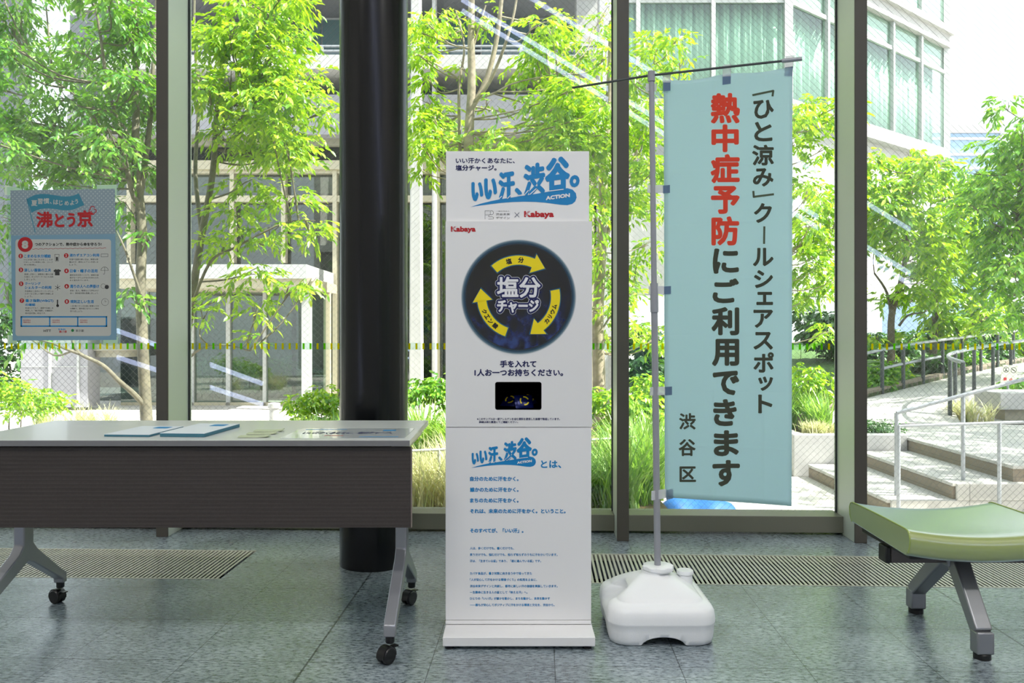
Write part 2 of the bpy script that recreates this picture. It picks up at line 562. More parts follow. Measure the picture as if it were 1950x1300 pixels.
class MB:
    def __init__(self):
        self.v = []
        self.f = []

    def add(self, vs_, fs):
        b = len(self.v)
        self.v += [tuple(map(float, p)) for p in vs_]
        self.f += [tuple(b + i for i in q) for q in fs]
        return self

    def box(self, x0, x1, y0, y1, z0, z1):
        return self.add([(x0, y0, z0), (x1, y0, z0), (x1, y1, z0), (x0, y1, z0), (x0, y0, z1), (x1, y0, z1), (x1, y1, z1), (x0, y1, z1)],
                        [(0, 3, 2, 1), (4, 5, 6, 7), (0, 1, 5, 4), (1, 2, 6, 5), (2, 3, 7, 6), (3, 0, 4, 7)])

    def hexa(self, p8):
        return self.add(p8, [(0, 3, 2, 1), (4, 5, 6, 7), (0, 1, 5, 4), (1, 2, 6, 5), (2, 3, 7, 6), (3, 0, 4, 7)])

    def prism(self, poly, off):
        n = len(poly)
        off = Vector(off)
        a = [Vector(p) for p in poly]
        self.add(a + [p + off for p in a],
                 [tuple(range(n))[::-1], tuple(range(n, 2 * n))] + [(i, (i + 1) % n, n + (i + 1) % n, n + i) for i in range(n)])
        return self

    def tube(self, pts, rad, n=10, cap=True):
        pts = [Vector(p) for p in pts]
        if isinstance(rad, (int, float)):
            rad = [rad] * len(pts)
        rings = []
        prev = None
        for i, p in enumerate(pts):
            d = (pts[min(i + 1, len(pts) - 1)] - pts[max(i - 1, 0)]).normalized()
            if prev is None:
                a = Vector((0, 0, 1)) if abs(d.z) < 0.9 else Vector((1, 0, 0))
                x = d.cross(a).normalized()
            else:
                x = (prev - d * prev.dot(d)).normalized()
            prev = x
            y = d.cross(x)
            rings.append([p + rad[i] * (math.cos(2 * math.pi * k / n) * x + math.sin(2 * math.pi * k / n) * y) for k in range(n)])
        vs_ = [q for r in rings for q in r]
        fs = []
        for i in range(len(pts) - 1):
            for k in range(n):
                fs.append((i * n + k, i * n + (k + 1) % n, (i + 1) * n + (k + 1) % n, (i + 1) * n + k))
        if cap:
            fs.append(tuple(range(n))[::-1])
            fs.append(tuple((len(pts) - 1) * n + k for k in range(n)))
        return self.add(vs_, fs)

    def lathe(self, prof, n=32, c=(0, 0, 0)):
        vs_ = []
        for r, z in prof:
            for k in range(n):
                a = 2 * math.pi * k / n
                vs_.append((c[0] + r * math.cos(a), c[1] + r * math.sin(a), c[2] + z))
        fs = []
        for i in range(len(prof) - 1):
            for k in range(n):
                fs.append((i * n + k, i * n + (k + 1) % n, (i + 1) * n + (k + 1) % n, (i + 1) * n + k))
        fs.append(tuple(range(n))[::-1])
        fs.append(tuple((len(prof) - 1) * n + k for k in range(n)))
        return self.add(vs_, fs)

    def build(self, name, m, parent=None, sm=None, bev=0.0, seg=2):
        me = bpy.data.meshes.new(name)
        me.from_pydata(self.v, [], self.f)
        me.update()
        bm = bmesh.new()
        bm.from_mesh(me)
        bmesh.ops.recalc_face_normals(bm, faces=bm.faces)
        bm.to_mesh(me)
        bm.free()
        o = bpy.data.objects.new(name, me)
        me.materials.append(m)
        link(o)
        if sm is not None:
            smooth(me, sm)
        if bev > 0:
            bv = o.modifiers.new('bevel', 'BEVEL')
            bv.width = bev
            bv.segments = seg
            bv.limit_method = 'ANGLE'
            if sm is None:
                smooth(me, 35)
        if parent is not None:
            o.parent = parent
        return o


def npmesh(name, verts, faces, m, parent=None, loops_per=4, sm=False):
    """fast mesh from numpy arrays; every face has the same corner count"""
    me = bpy.data.meshes.new(name)
    me.vertices.add(len(verts))
    me.vertices.foreach_set('co', np.asarray(verts, np.float32).ravel())
    nf = len(faces)
    me.loops.add(nf * loops_per)
    me.loops.foreach_set('vertex_index', np.asarray(faces, np.int32).ravel())
    me.polygons.add(nf)
    me.polygons.foreach_set('loop_start', np.arange(nf, dtype=np.int32) * loops_per)
    me.update(calc_edges=True)
    if sm:
        smooth(me)
    me.materials.append(m)
    o = link(bpy.data.objects.new(name, me))
    if parent is not None:
        o.parent = parent
    return o


def thing(name, label, cat, loc=(0, 0, 0), rz=0.0, group=None):
    o = link(bpy.data.objects.new(name, None))
    o.location = tuple(map(float, loc))
    o.rotation_euler = (0, 0, rz)
    o.empty_display_size = 0.1
    return tag(o, label, cat, group)


def tag(o, label=None, cat=None, group=None, kind=None):
    if label:
        o['label'] = label
    if cat:
        o['category'] = cat
    if group:
        o['group'] = group
    if kind:
        o['kind'] = kind
    return o


def struct(o, label, cat):
    return tag(o, label, cat, None, 'structure')


# ------------------------------------------------------------------ lettering
_cache = {}


def glyphs(s):
    """outline triangles of a string in the built-in font: (N,2) points, faces, bounds"""
    if s not in _cache:
        c = bpy.data.curves.new('lettering', 'FONT')
        c.body = s
        c.size = 1.0
        c.resolution_u = 3
        o = link(bpy.data.objects.new('lettering', c))
        dg = bpy.context.evaluated_depsgraph_get()
        me = bpy.data.meshes.new_from_object(o.evaluated_get(dg))
        co = np.empty(len(me.vertices) * 3, np.float32)
        me.vertices.foreach_get('co', co)
        co = co.reshape(-1, 3)[:, :2].astype(float)
        fs = [tuple(p.vertices) for p in me.polygons]
        bpy.data.objects.remove(o)
        bpy.data.curves.remove(c)
        bpy.data.meshes.remove(me)
        _cache[s] = (co, fs)
    return _cache[s]


class Ink:
    """collects flat printed shapes in photo-pixel coordinates of one printed surface"""

    def __init__(self, loc):
        self.loc = loc          # (u, v, eps) -> local xyz array
        self.calls = []

    def _add(self, uv, fs, eps, new=True):
        p = self.loc(uv[:, 0], uv[:, 1], eps)
        if new:
            self.calls.append(([], []))
        self.calls[-1][0].append(p)
        self.calls[-1][1].append(list(fs))

    def text(self, s, u0, v0, u1, v1, bold=0.0, eps=0.0006, shear=0.0, rot=0.0, copies=8, warp=None):
        co, fs = glyphs(s)
        lo, hi = co.min(0), co.max(0)
        q = (co - lo) / np.maximum(hi - lo, 1e-6)
        b = bold
        u = u0 + b + q[:, 0] * (u1 - u0 - 2 * b)
        v = v1 - b - q[:, 1] * (v1 - v0 - 2 * b)
        if rot:
            cu, cv = (u0 + u1) / 2, (v0 + v1) / 2
            du, dv = u - cu, v - cv
            c_, s_ = math.cos(rot), math.sin(rot)
            u, v = cu + c_ * du + s_ * dv, cv - s_ * du + c_ * dv
        v = v + shear * (u - (u0 + u1) / 2)
        offs = [(0, 0)] if b <= 0 else [(0, 0)] + [(b * math.cos(2 * math.pi * k / copies), b * math.sin(2 * math.pi * k / copies)) for k in range(copies)]
        for i, (a, c) in enumerate(offs):
            self._add(np.stack([u + a, v + c], 1), fs, eps + i * 2.5e-5, i == 0)
        return self

    def poly(self, pts, eps=0.0006):
        self._add(np.asarray(pts, float), [tuple(range(len(pts)))], eps)
        return self

    def tris(self, pts, fs, eps=0.0006):
        self._add(np.asarray(pts, float), fs, eps)
        return self

    def disc(self, cu, cv, r, n=32, eps=0.0006):
        return self.poly([(cu + r * math.cos(2 * math.pi * k / n), cv + r * math.sin(2 * math.pi * k / n)) for k in range(n)], eps)

    def ring(self, cu, cv, r0, r1, n=32, eps=0.0006, a0=0, a1=360, sq=1.0):
        pts, fs = [], []
        for k in range(n + 1):
            a = math.radians(a0 + (a1 - a0) * k / n)
            pts += [(cu + r0 * math.cos(a), cv - sq * r0 * math.sin(a)), (cu + r1 * math.cos(a), cv - sq * r1 * math.sin(a))]
        for k in range(n):
            fs.append((2 * k, 2 * k + 1, 2 * k + 3, 2 * k + 2))
        return self.tris(pts, fs, eps)

    def stroke(self, pts, w, eps=0.0006):
        for (a, b) in zip(pts[:-1], pts[1:]):
            a, b = np.array(a, float), np.array(b, float)
            d = (b - a) / max(np.linalg.norm(b - a), 1e-6)
            nrm = np.array([-d[1], d[0]]) * w / 2
            a2, b2 = a - d * w * 0.3, b + d * w * 0.3
            self.poly([a2 + nrm, b2 + nrm, b2 - nrm, a2 - nrm], eps)
        return self

    def rrect(self, u0, v0, u1, v1, r, eps=0.0006):
        pts = []
        for cx, cy, a0 in ((u1 - r, v1 - r, 0), (u0 + r, v1 - r, 90), (u0 + r, v0 + r, 180), (u1 - r, v0 + r, 270)):
            for k in range(6):
                a = math.radians(a0 + 18 * k)
                pts.append((cx + r * math.cos(a), cy + r * math.sin(a)))
        return self.poly(pts, eps)

    def build(self, name, m, parent):
        # one mesh per patch of print: calls whose boxes lie within 2 cm belong together
        n = len(self.calls)
        lo = [np.min([v.min(0) for v in c[0]], 0) for c in self.calls]
        hi = [np.max([v.max(0) for v in c[0]], 0) for c in self.calls]
        grp = list(range(n))

        def root(i):
            while grp[i] != i:
                i = grp[i]
            return i
        for i in range(n):
            for j in range(i):
                g = np.maximum(0, np.maximum(lo[i] - hi[j], lo[j] - hi[i]))
                if np.sqrt((g ** 2).sum()) <= 0.0195:
                    grp[root(i)] = root(j)
        out = None
        for r in sorted({root(i) for i in range(n)}):
            vs_, fs, b = [], [], 0
            for i in range(n):
                if root(i) == r:
                    for v, f in zip(*self.calls[i]):
                        vs_.append(v)
                        fs += [tuple(b + k_ for k_ in q) for q in f]
                        b += len(v)
            me = bpy.data.meshes.new(name)
            me.from_pydata(np.concatenate(vs_).tolist(), [], fs)
            me.update()
            me.materials.append(m)
            o = link(bpy.data.objects.new(name, me))
            o.parent = parent
            out = out or o
        return out


# ================================================================== SETTING
WX = [0.43 + 1.207 * k for k in (-3, -2, -1, 0, 1, 2)]
WX[1] -= 0.013
WX[3] -= 0.006          # mullion centre lines
YM0, YG, ZC, ZH0 = 4.25, 4.525, 3.6, 6.2                                   # mullion front, glass plane, ceiling
XL, XR, YB = -6.2, 5.4, -5.2

GR0, GR1 = 3.53, 4.0                                             # grating band
GXL, GXR = -1.403, 0.2
fl = MB()


def slab(b, x0, x1, y0, y1, z=0.0, t=0.12):
    b.box(x0, x1, y0, y1, z - t, z)


slab(fl, XL, XR, YB, GR0)
slab(fl, XL, XR, GR1, 4.62)
slab(fl, GXL, GXR, GR0, GR1)
struct(fl.build('floor', M['floor']), 'dark grey-green flamed granite tile floor', 'floor')
pit = MB().box(XL, GXL + 0.1, GR0 - 0.1, GR1 + 0.1, -0.2, -0.12).box(GXR - 0.1, XR, GR0 - 0.1, GR1 + 0.1, -0.2, -0.12)
struct(pit.build('floor_duct', M['pit']), 'dark duct under the floor gratings', 'floor duct')
struct(MB().box(XL, XR, YB, 3.2, ZH0, ZH0 + 0.25).box(XL, XR, 3.2, 4.72, ZC, ZC + 0.2).box(XL, XR, 3.05, 3.2, ZC, ZH0).build('ceiling', M['ceil_white']), 'white ceiling of the lobby', 'ceiling')  # unseen ceiling, low step added so sun reaches the bed outside
struct(MB().box(XL - 0.2, XL, YB, 4.6, 0, ZH0).build('wall_left', M['wall_white']), 'white lobby wall at the left end', 'wall')
struct(MB().box(XR, XR + 0.2, YB, 4.6, 0, ZH0).build('wall_right', M['wall_white']), 'white lobby wall at the right end', 'wall')
struct(MB().box(XL, XR, YB - 0.2, YB, 0, ZH0).build('wall_back', M['wall_white']), 'white lobby wall behind the viewer', 'wall')

for i, x in enumerate(WX):
    tr = struct(link(bpy.data.objects.new('trim_%d' % (i + 1), None)), 'deep bronze window mullion', 'mullion')
    tr.location = (x, YM0, 0)
    MB().box(-0.031, 0.031, 0, 0.012, 0, ZC).build('face_plate', M['bronze'], tr, bev=0.002)
    MB().box(-0.030, 0.030, 0.012, 0.30, 0, ZC).build('fin', M['mullion_side'], tr, bev=0.002)
    for s in (-1, 1):
        MB().box(s * 0.031 - 0.006, s * 0.031 + 0.006, 0.256, 0.272, 0.1, ZC).build('gasket', M['gasket'], tr)

rnd = random.Random(4)
edges = [XL] + WX + [XR]
for i in range(len(WX) + 1):
    a, b = edges[i] + 0.03, edges[i + 1] - 0.03
    w = struct(link(bpy.data.objects.new('window_%d' % (i + 1), None)), 'floor-to-ceiling wired glass pane', 'window')
    w.location = (a, YG, 0)
    L = b - a
    MB().box(0, L, -0.115, 0.05, 0.012, 0.10).build('bottom_rail', M['sill'], w, bev=0.003)
    MB().box(0, L, -0.06, 0.05, ZC - 0.08, ZC).build('top_rail', M['bronze'], w)
    MB().box(0, L, 0, 0.008, 0.10, ZC - 0.08).build('glass_pane', M['glass'], w)
    # wire embedded in the pane, real thin wires
    if 0 < i < len(WX):
        H = ZC - 0.2
        p, hw = 0.037, 0.00028
        vs_, fs = [], []
        for sgn in (1, -1):
            k = -int(H / p) - 1
            while k * p < L + (0 if sgn > 0 else H):
                x0, x1 = k * p, k * p + H * sgn * 1.0
                if sgn < 0:
                    x0, x1 = k * p, k * p - H
                t0, t1 = 0.0, 1.0
                dx = x1 - x0
                ta, tb = sorted(((0 - x0) / dx, (L - x0) / dx))
                t0, t1 = max(t0, ta), min(t1, tb)
                if t1 > t0:
                    q0 = (x0 + dx * t0, 0.1 + H * t0)
                    q1 = (x0 + dx * t1, 0.1 + H * t1)
                    n0 = len(vs_)
                    vs_ += [(q0[0] - hw, 0.003, q0[1]), (q0[0] + hw, 0.003, q0[1]), (q1[0] + hw, 0.003, q1[1]), (q1[0] - hw, 0.003, q1[1]),
                            (q0[0] - hw, 0.005, q0[1]), (q0[0] + hw, 0.005, q0[1]), (q1[0] + hw, 0.005, q1[1]), (q1[0] - hw, 0.005, q1[1])]
                    fs += [(n0, n0 + 1, n0 + 2, n0 + 3), (n0 + 4, n0 + 7, n0 + 6, n0 + 5), (n0 + 1, n0 + 5, n0 + 6, n0 + 2), (n0, n0 + 3, n0 + 7, n0 + 4)]
                k += 1
        npmesh('wire_mesh', np.array(vs_), np.array(fs), M['wire'], w)
        fm = MB().box(0, L, -0.0012, -0.0002, 0.982, 1.020).build('marking_film', M['film'], w)
        for nm, mm, sel in (('yellow_marking', 'strip_yellow', 0), ('green_marking', 'strip_green', 1)):
            mb = MB()
            r2 = random.Random(31 + i)
            x = 0.012
            while x < L - 0.012:
                g = r2.random() < 0.33
                if g == bool(sel):
                    mb.box(x, x + 0.0115, -0.0022, -0.0013, 0.984, 1.018)
                x += 0.0392
            mb.build(nm, M[mm], fm)

p = W(712, 800, 3.84)
struct(MB().lathe([(0.158, 0), (0.158, ZC)], 64, (p[0], p[1], 0)).build('pillar', M['pillar_paint'], None, sm=40), 'round blue-black pillar behind the table', 'pillar')

for x0, x1, lab in ((XL + 0.02, GXL, 'slotted metal floor grating running under the white table'), (GXR, XR - 0.02, 'slotted metal floor grating behind the banner base and bench')):
    gb = MB()
    gb.box(x0, x1, GR0, GR0 + 0.008, -0.03, 0.002)
    gb.box(x0, x1, GR1 - 0.008, GR1, -0.03, 0.002)
    xs = x0
    while xs < x1 - 0.012:
        gb.box(xs, xs + 0.0105, GR0 + 0.008, GR1 - 0.008, -0.0025, 0.0)
        xs += 0.0198
    gr = gb.build('floor_grating', M['grate'])
    tag(gr, lab, 'floor grating')
for (u, v, w_) in ((1345, 1043, 'under the banner'), (1499, 1043, 'between the banner and the bench'), (142, 1032, 'behind the left table leg'), (440, 1034, 'behind the table, at the grating end')):
    q = G(u, v)
    s = MB().lathe([(0.011, 0.0), (0.010, 0.0035), (0.004, 0.004)], 16, (q[0], q[1], 0)).build('floor_stud', M['alu'], None, sm=40)
    tag(s, 'small round steel stud in the floor tiles ' + w_, 'stud', 'studs along the window')

# lobby lamps (behind the viewer and overhead)
for (x, y, pw, tx) in ((-3.6, -1.2, 1.0, 'left'), (0.0, -1.6, 1.0, 'middle'), (3.4, -1.2, 1.0, 'right'), (-3.2, 1.6, 0.35, 'left front'), (2.6, 1.6, 0.35, 'right front')):
    t_ = thing('ceiling_light', 'long white ceiling light of the lobby, %s one' % tx, 'ceiling light', (x, y, ZH0), group='lobby ceiling lights')
    MB().box(-0.8, 0.8, -0.18, 0.18, -0.05, 0).build('housing', M['white_paint'], t_)
    MB().box(-0.77, 0.77, -0.15, 0.15, -0.056, -0.05).build('diffuser', M['lamp'], t_)
    ld = bpy.data.lights.new('lamp', 'AREA')
    ld.shape = 'RECTANGLE'
    ld.size, ld.size_y = 1.5, 0.3
    ld.energy = CEIL_LAMP_W * pw
    ld.color = (1.0, 0.97, 0.93)
    lo = link(bpy.data.objects.new('lamp', ld))
    lo.parent = t_
    lo.location = (0, 0, -0.06)

# escalators behind the viewer: their lit handrails show as slanting streaks in the glass
def escalator(p0, p1, rails, lab):
    # p0, p1 : photo-pixel ends of the streak at mirrored depth
    e = thing('escalator', lab, 'escalator', (0, 0, 0))
    dv = 12.0
    a = W(p0[0], p0[1], dv)
    b = W(p1[0], p1[1], dv)
    ml = lambda q, dz: (q[0], 2 * YG - q[1], max(q[2] + dz, 0.02))
    for r in rails:
        MB().tube([ml(a, r), ml(b, r)], 0.035, 8).build('handrail_light', M['escal_lamp'], e)
    A, B = ml(a, 0), ml(b, 0)
    pl = [(A[0], A[1] - 0.06, A[2] - 0.12), (B[0], B[1] - 0.06, max(B[2] - 0.12, 0.01)), (B[0], B[1] - 0.06, max(B[2] - 0.5, 0.0)), (A[0], A[1] - 0.06, A[2] - 0.5)]
    MB().prism(pl, (0, -0.06, 0)).build('balustrade', M['dark_steel'], e)


escalator((880, 20), (1830, 600), (0, 0.16, 0.80), 'escalator with lit handrails behind the viewer, upper flight')
escalator((130, 650), (500, 785), (0, 0.42), 'escalator with lit handrails behind the viewer, lower flight')

# ================================================================== SAMPLE DISPENSER
KD, KU = 2.90, 986.5
KS = KD / F
base = W(KU, CV, KD)
kiosk = thing('sample_dispenser', 'tall white sample dispenser with a dark round print, between table and banner', 'dispenser', (base[0], base[1], 0), YAW)
kx = lambda u: (u - KU) * KS
kz = lambda v: CAMH + (CV - v) * KS


def kloc(y0):
    def f(u, v, eps):
        return np.stack([kx(u), np.full_like(u, y0 - eps), kz(v)], 1)
    return f


def rr_curve(name, outer, inner, depth, m, parent, y):
    """solid plate in the xz plane from outlines (one may be a hole)"""
    c = bpy.data.curves.new(name, 'CURVE')
    c.dimensions = '2D'
    c.fill_mode = 'BOTH'
    c.extrude = depth / 2
    for pts in [outer] + ([inner] if inner else []):
        sp = c.splines.new('POLY')
        sp.points.add(len(pts) - 1)
        for q, (x, z) in zip(sp.points, pts):
            q.co = (x, z, 0, 1)
        sp.use_cyclic_u = True
    o = link(bpy.data.objects.new(name, c))
    me = bpy.data.meshes.new_from_object(o.evaluated_get(bpy.context.evaluated_depsgraph_get()))
    bpy.data.objects.remove(o)
    bpy.data.curves.remove(c)
    me.transform(Matrix.Rotation(math.pi / 2, 4, 'X'))
    me.transform(Matrix.Translation((0, y + depth / 2, 0)))
    me.materials.clear()
    me.materials.append(m)
    o = link(bpy.data.objects.new(name, me))
    o.parent = parent
    return o


def rrect_pts(x0, z0, x1, z1, r, n=6):
    pts = []
    for cx, cz, a0 in ((x1 - r, z1 - r, 0), (x0 + r, z1 - r, 90), (x0 + r, z0 + r, 180), (x1 - r, z0 + r, 270)):
        for k in range(n + 1):
            a = math.radians(a0 + 90 * k / n)
            pts.append((cx + r * math.cos(a), cz + r * math.sin(a)))
    return pts


xl, xr = kx(848.3), kx(1126.0)
PD = 0.018
# cabinet: a hollow shell behind the front panel
cb = MB()
cb.box(xl + 0.001, xl + 0.015, PD, 0.26, 0.075, kz(422)).box(xr - 0.015, xr - 0.001, PD, 0.26, 0.075, kz(422))
cb.box(xl + 0.015, xr - 0.015, 0.245, 0.26, 0.075, kz(422)).box(xl + 0.015, xr - 0.015, PD, 0.245, kz(424), kz(422))
cb.build('cabinet', M['white_paint'], kiosk, bev=0.0015)
tray = MB().box(kx(900), kx(1075), PD + 0.001, 0.22, kz(800), kz(786)).box(kx(900), kx(1075), 0.2, 0.215, kz(786), kz(690)).box(kx(900), kx(906), PD + 0.001, 0.2, kz(786), kz(690)).box(kx(1069), kx(1075), PD + 0.001, 0.2, kz(786), kz(690)).box(kx(900), kx(1075), PD + 0.001, 0.215, kz(700), kz(690))
tag(tray.build('inner_tray', M['pit'], kiosk), 'black inner tray behind the hand opening')
hole = rrect_pts(kx(942.8), kz(780.6), kx(1031.3), kz(727), 0.008)
rect = lambda a, b, c, d: [(kx(a), kz(d)), (kx(b), kz(d)), (kx(b), kz(c)), (kx(a), kz(c))]
front = rr_curve('front_panel', rect(848.6, 1127.3, 421.3, 812.6), hole, PD, M['white_gloss'], kiosk, 0.0)
hd = MB().box(kx(848.8), kx(1122.4), 0.012, 0.035, kz(421.2), kz(286.3)).build('header_board', M['white_paint'], kiosk, bev=0.0012)
lw = MB().box(xl, xr, 0.0015, PD, kz(1180.4), kz(813.8)).build('lower_panel', M['white_paint'], kiosk, bev=0.0012)
MB().box(xl, xr, 0.0, 0.25, 0.046, kz(1181.2)).build('plinth', M['white_paint'], kiosk, bev=0.0015)
bp = MB().box(kx(848.5) - 0.0005, kx(1127) + 0.0005, -0.118, 0.28, 0.012, 0.044).build('base_plate', M['white_paint'], kiosk, bev=0.0025)
for sx in (-1, 1):
    for y in (-0.095, 0.25):
        MB().lathe([(0.016, 0), (0.016, 0.006), (0.006, 0.007), (0.006, 0.0125)], 14, (sx * 0.235, y, 0)).build('levelling_foot', M['black_plastic'], kiosk, sm=40)

Z1 = lambda x, y: (820 + x / 5.909, 270 + y / 5.909)
Z2 = lambda x, y: (820 + x / 5.909, 440 + y / 5.909)


def zt(ink, s, x0, y0, x1, y1, ox, oy, sc, **kw):
    ink.text(s, ox + x0 / sc, oy + y0 / sc, ox + x1 / sc, oy + y1 / sc, **kw)


def logo(ink_loc, parent, ox, oy, sc, name='logo_lettering'):
    """slanting campaign wordmark on a comet-shaped swoosh; coordinates of the enlarged header"""
    k = Ink(ink_loc)
    for s, x0, y0, x1, y1, b, sh in (('い', 456, 440, 592, 660, 13, -0.10), ('い', 600, 396, 748, 640, 14, -0.12), ('汗', 762, 322, 948, 640, 14, -0.16),
                                     ('、', 945, 508, 1030, 602, 13, -0.1), ('渋', 1045, 232, 1290, 596, 14, -0.16), ('谷', 1288, 160, 1572, 556, 18, -0.14), ('。', 1566, 366, 1680, 504, 12, -0.1)):
        k.text(s, ox + x0 / sc, oy + y0 / sc, ox + x1 / sc, oy + y1 / sc, bold=b / sc, shear=sh, eps=0.0010)
    up = [(450, 726), (560, 690), (680, 660), (780, 640), (900, 622), (1000, 606), (1150, 585), (1290, 560), (1400, 540), (1480, 522), (1540, 514), (1600, 530), (1638, 572), (1646, 620), (1630, 664), (1596, 692), (1540, 706), (1470, 702), (1380, 690), (1290, 678), (1180, 670), (1050, 667), (920, 671), (800, 680), (680, 694), (560, 710)]
    k.poly([(ox + x / sc, oy + y / sc) for x, y in up], 0.0005)
    k.build(name, M['blue_ink'], parent)
    g = Ink(ink_loc)
    # pale cuts between the glyphs and the swoosh
    for pts in ([(1330, 548), (1495, 528)], [(770, 634), (800, 606)], [(865, 632), (905, 590)], [(1060, 588), (1100, 540)], [(1120, 584), (1190, 520)], [(975, 600), (1030, 590)]):
        g.stroke([(ox + x / sc, oy + y / sc) for x, y in pts], 9 / sc, 0.0016)
    g.text('ACTION', ox + 1298 / sc, oy + 588 / sc, ox + 1570 / sc, oy + 634 / sc, bold=4 / sc, shear=-0.13, eps=0.0016)
    g.build('white_lettering', M['white_ink'], parent)


def maker(ink_loc, parent, u0, v0, u1, v1):
    k = Ink(ink_loc)
    w = u1 - u0
    k.text('Kabaya', u0, v0, u1, v1, bold=w * 0.016)
    k.build('maker_lettering', M['red_ink'], parent)
    g = Ink(ink_loc)
    for d in (0.0, 0.035, 0.07):
        g.stroke([(u0 + w * (0.045 + d), v0 + (v1 - v0) * 0.62), (u0 + w * (0.13 + d), v0 - 0.5)], w * 0.011, 0.0012)
    g.build('white_stripes', M['white_ink'], parent)


HL = kloc(0.012)
k = Ink(HL)
zt(k, 'いい汗かくあなたに、', 280, 172, 948, 236, 820, 270, 5.909, bold=0.35)
zt(k, '塩分チャージ。', 278, 252, 742, 318, 820, 270, 5.909, bold=0.45)
k.stroke([Z1(946, 790), Z1(998, 842)], 0.8).stroke([Z1(998, 790), Z1(946, 842)], 0.8, 0.0009)
k.build('navy_lettering', M['navy_ink'], hd)
logo(HL, hd, 820, 270, 5.909)
maker(HL, hd, *Z1(1052, 772), *Z1(1390, 862))
k = Ink(HL)
for pts in ([(612, 864), (612, 770), (664, 770)], [(612, 816), (660, 816)], [(672, 812), (672, 770), (694, 770), (706, 784), (706, 800), (694, 814), (662, 814), (652, 826), (652, 838), (694, 838), (708, 846), (704, 862), (650, 864)]):
    k.stroke([Z1(*q) for q in pts], 0.55)
zt(k, '一般社団法人', 736, 769, 888, 780, 820, 270, 5.909)
zt(k, '渋谷未来', 734, 796, 892, 823, 820, 270, 5.909)
zt(k, 'デザイン', 736, 836, 890, 864, 820, 270, 5.909)
k.build('grey_lettering', M['dark_ink'], hd)

FL = kloc(0.0)
maker(FL, front, 820 + 228 / 5.909, 270 + 950 / 5.909, 820 + 508 / 5.909, 270 + 1028 / 5.909)
# the printed disc, a thin flush vinyl with its own centre
DU, DV, DR = 987.6, 565.4, 110.2
dm = MB().lathe([(DR * KS, 0.0), (DR * KS, 0.0005)], 96)
disc = dm.build('round_print', M['disc'], front)
disc.rotation_euler = (math.pi / 2, 0, 0)
disc.data.transform(Matrix.Rotation(math.pi / 2, 4, 'X'))
disc.rotation_euler = (0, 0, 0)
disc.location = (kx(DU), -0.0001, kz(DV))


def dloc(u, v, eps):
    return np.stack([kx(u) - kx(DU), np.full_like(u, -0.0006 - eps), kz(v) - kz(DV)], 1)


def arrow(ink, rot, grow, eps):
    pts = []
    A = lambda a, r: (DU + r * math.cos(math.radians(a + rot)), DV - r * math.sin(math.radians(a + rot)))
    g = grow
    ga = math.degrees(g / 70.0)
    pts, fs = [], []
    N = 14
    for i in range(N + 1):
        a = 131 + ga + (66 - 131 - ga) * i / N
        pts += [A(a, 61.8 - g), A(a, 79.0 + g)]
    for i in range(N):
        fs.append((2 * i, 2 * i + 1, 2 * i + 3, 2 * i + 2))
    b = len(pts)
    pts += [A(65.5 + ga * 0.8, 50.5 - g * 1.4), A(67 + ga * 0.8, 88 + g * 1.4), A(47.5 - ga * 1.4, 74.0)]
    fs.append((b, b + 1, b + 2))
    ink.tris(pts, fs, eps)


ka, kb = Ink(dloc), Ink(dloc)
for r in (0, -120, 120):
    arrow(ka, r, 1.9, 0.0003)
    arrow(kb, r, 0.0, 0.0006)
ka.build('teal_arrow_rim', M['glow_ink'], disc)
kb.build('yellow_arrows', M['yellow_ink'], disc)
k = Ink(dloc)
for s, ang, rot, sz in (('塩', 105.4, 13, 11), ('分', 86.4, -5, 11), ('カ', -40.5, 50, 9), ('リ', -32, 58, 9), ('ウ', -23.5, 66, 9), ('ム', -15, 75, 9), ('ク', 203, -67, 9), ('エ', 212, -58, 9), ('ン', 221, -49, 9), ('酸', 231, -39, 10)):
    a = math.radians(ang)
    cu, cv = DU + 70.5 * math.cos(a), DV - 70.5 * math.sin(a)
    wd = sz * (0.62 if s == 'リ' else 1)
    k.text(s, cu - wd / 2, cv - sz / 2, cu + wd / 2, cv + sz / 2, bold=0.45, rot=math.radians(rot), eps=0.0012)
k.build('arrow_lettering', M['black_ink'], disc)
for nm, mm, bx, ep in (('outline_rim', 'white_ink', 5.3, 0.0008), ('outline', 'navy_ink', 4.5, 0.0018), ('title_lettering', 'white_ink', 1.1, 0.0026)):
    k = Ink(dloc)
    g = bx - 1.1
    k.text('塩分', *(np.array(Z2(746, 513)) - g), *(np.array(Z2(1237, 750)) + g), bold=bx, eps=ep, copies=30)
    k.text('チャージ', *(np.array(Z2(748, 772)) - g), *(np.array(Z2(1218, 917)) + g), bold=bx, eps=ep, copies=30)
    k.build(nm, M[mm], disc)
k = Ink(FL)
zt(k, '手を入れて', 780, 213, 1190, 291, 820, 650, 5.909, bold=0.55)
zt(k, '1人お一つお持ちください。', 493, 309, 1492, 390, 820, 650, 5.909, bold=0.55)
zt(k, '※このサンプルは一部アレルゲンを含む原料を使用した設備で製造しています。', 522, 857, 1455, 886, 820, 650, 5.909, bold=0.12, copies=4)
zt(k, '詳細は袋の裏面にてご確認ください。', 545, 892, 985, 919, 820, 650, 5.909, bold=0.12, copies=4)
k.build('navy_lettering', M['navy_ink'], front)

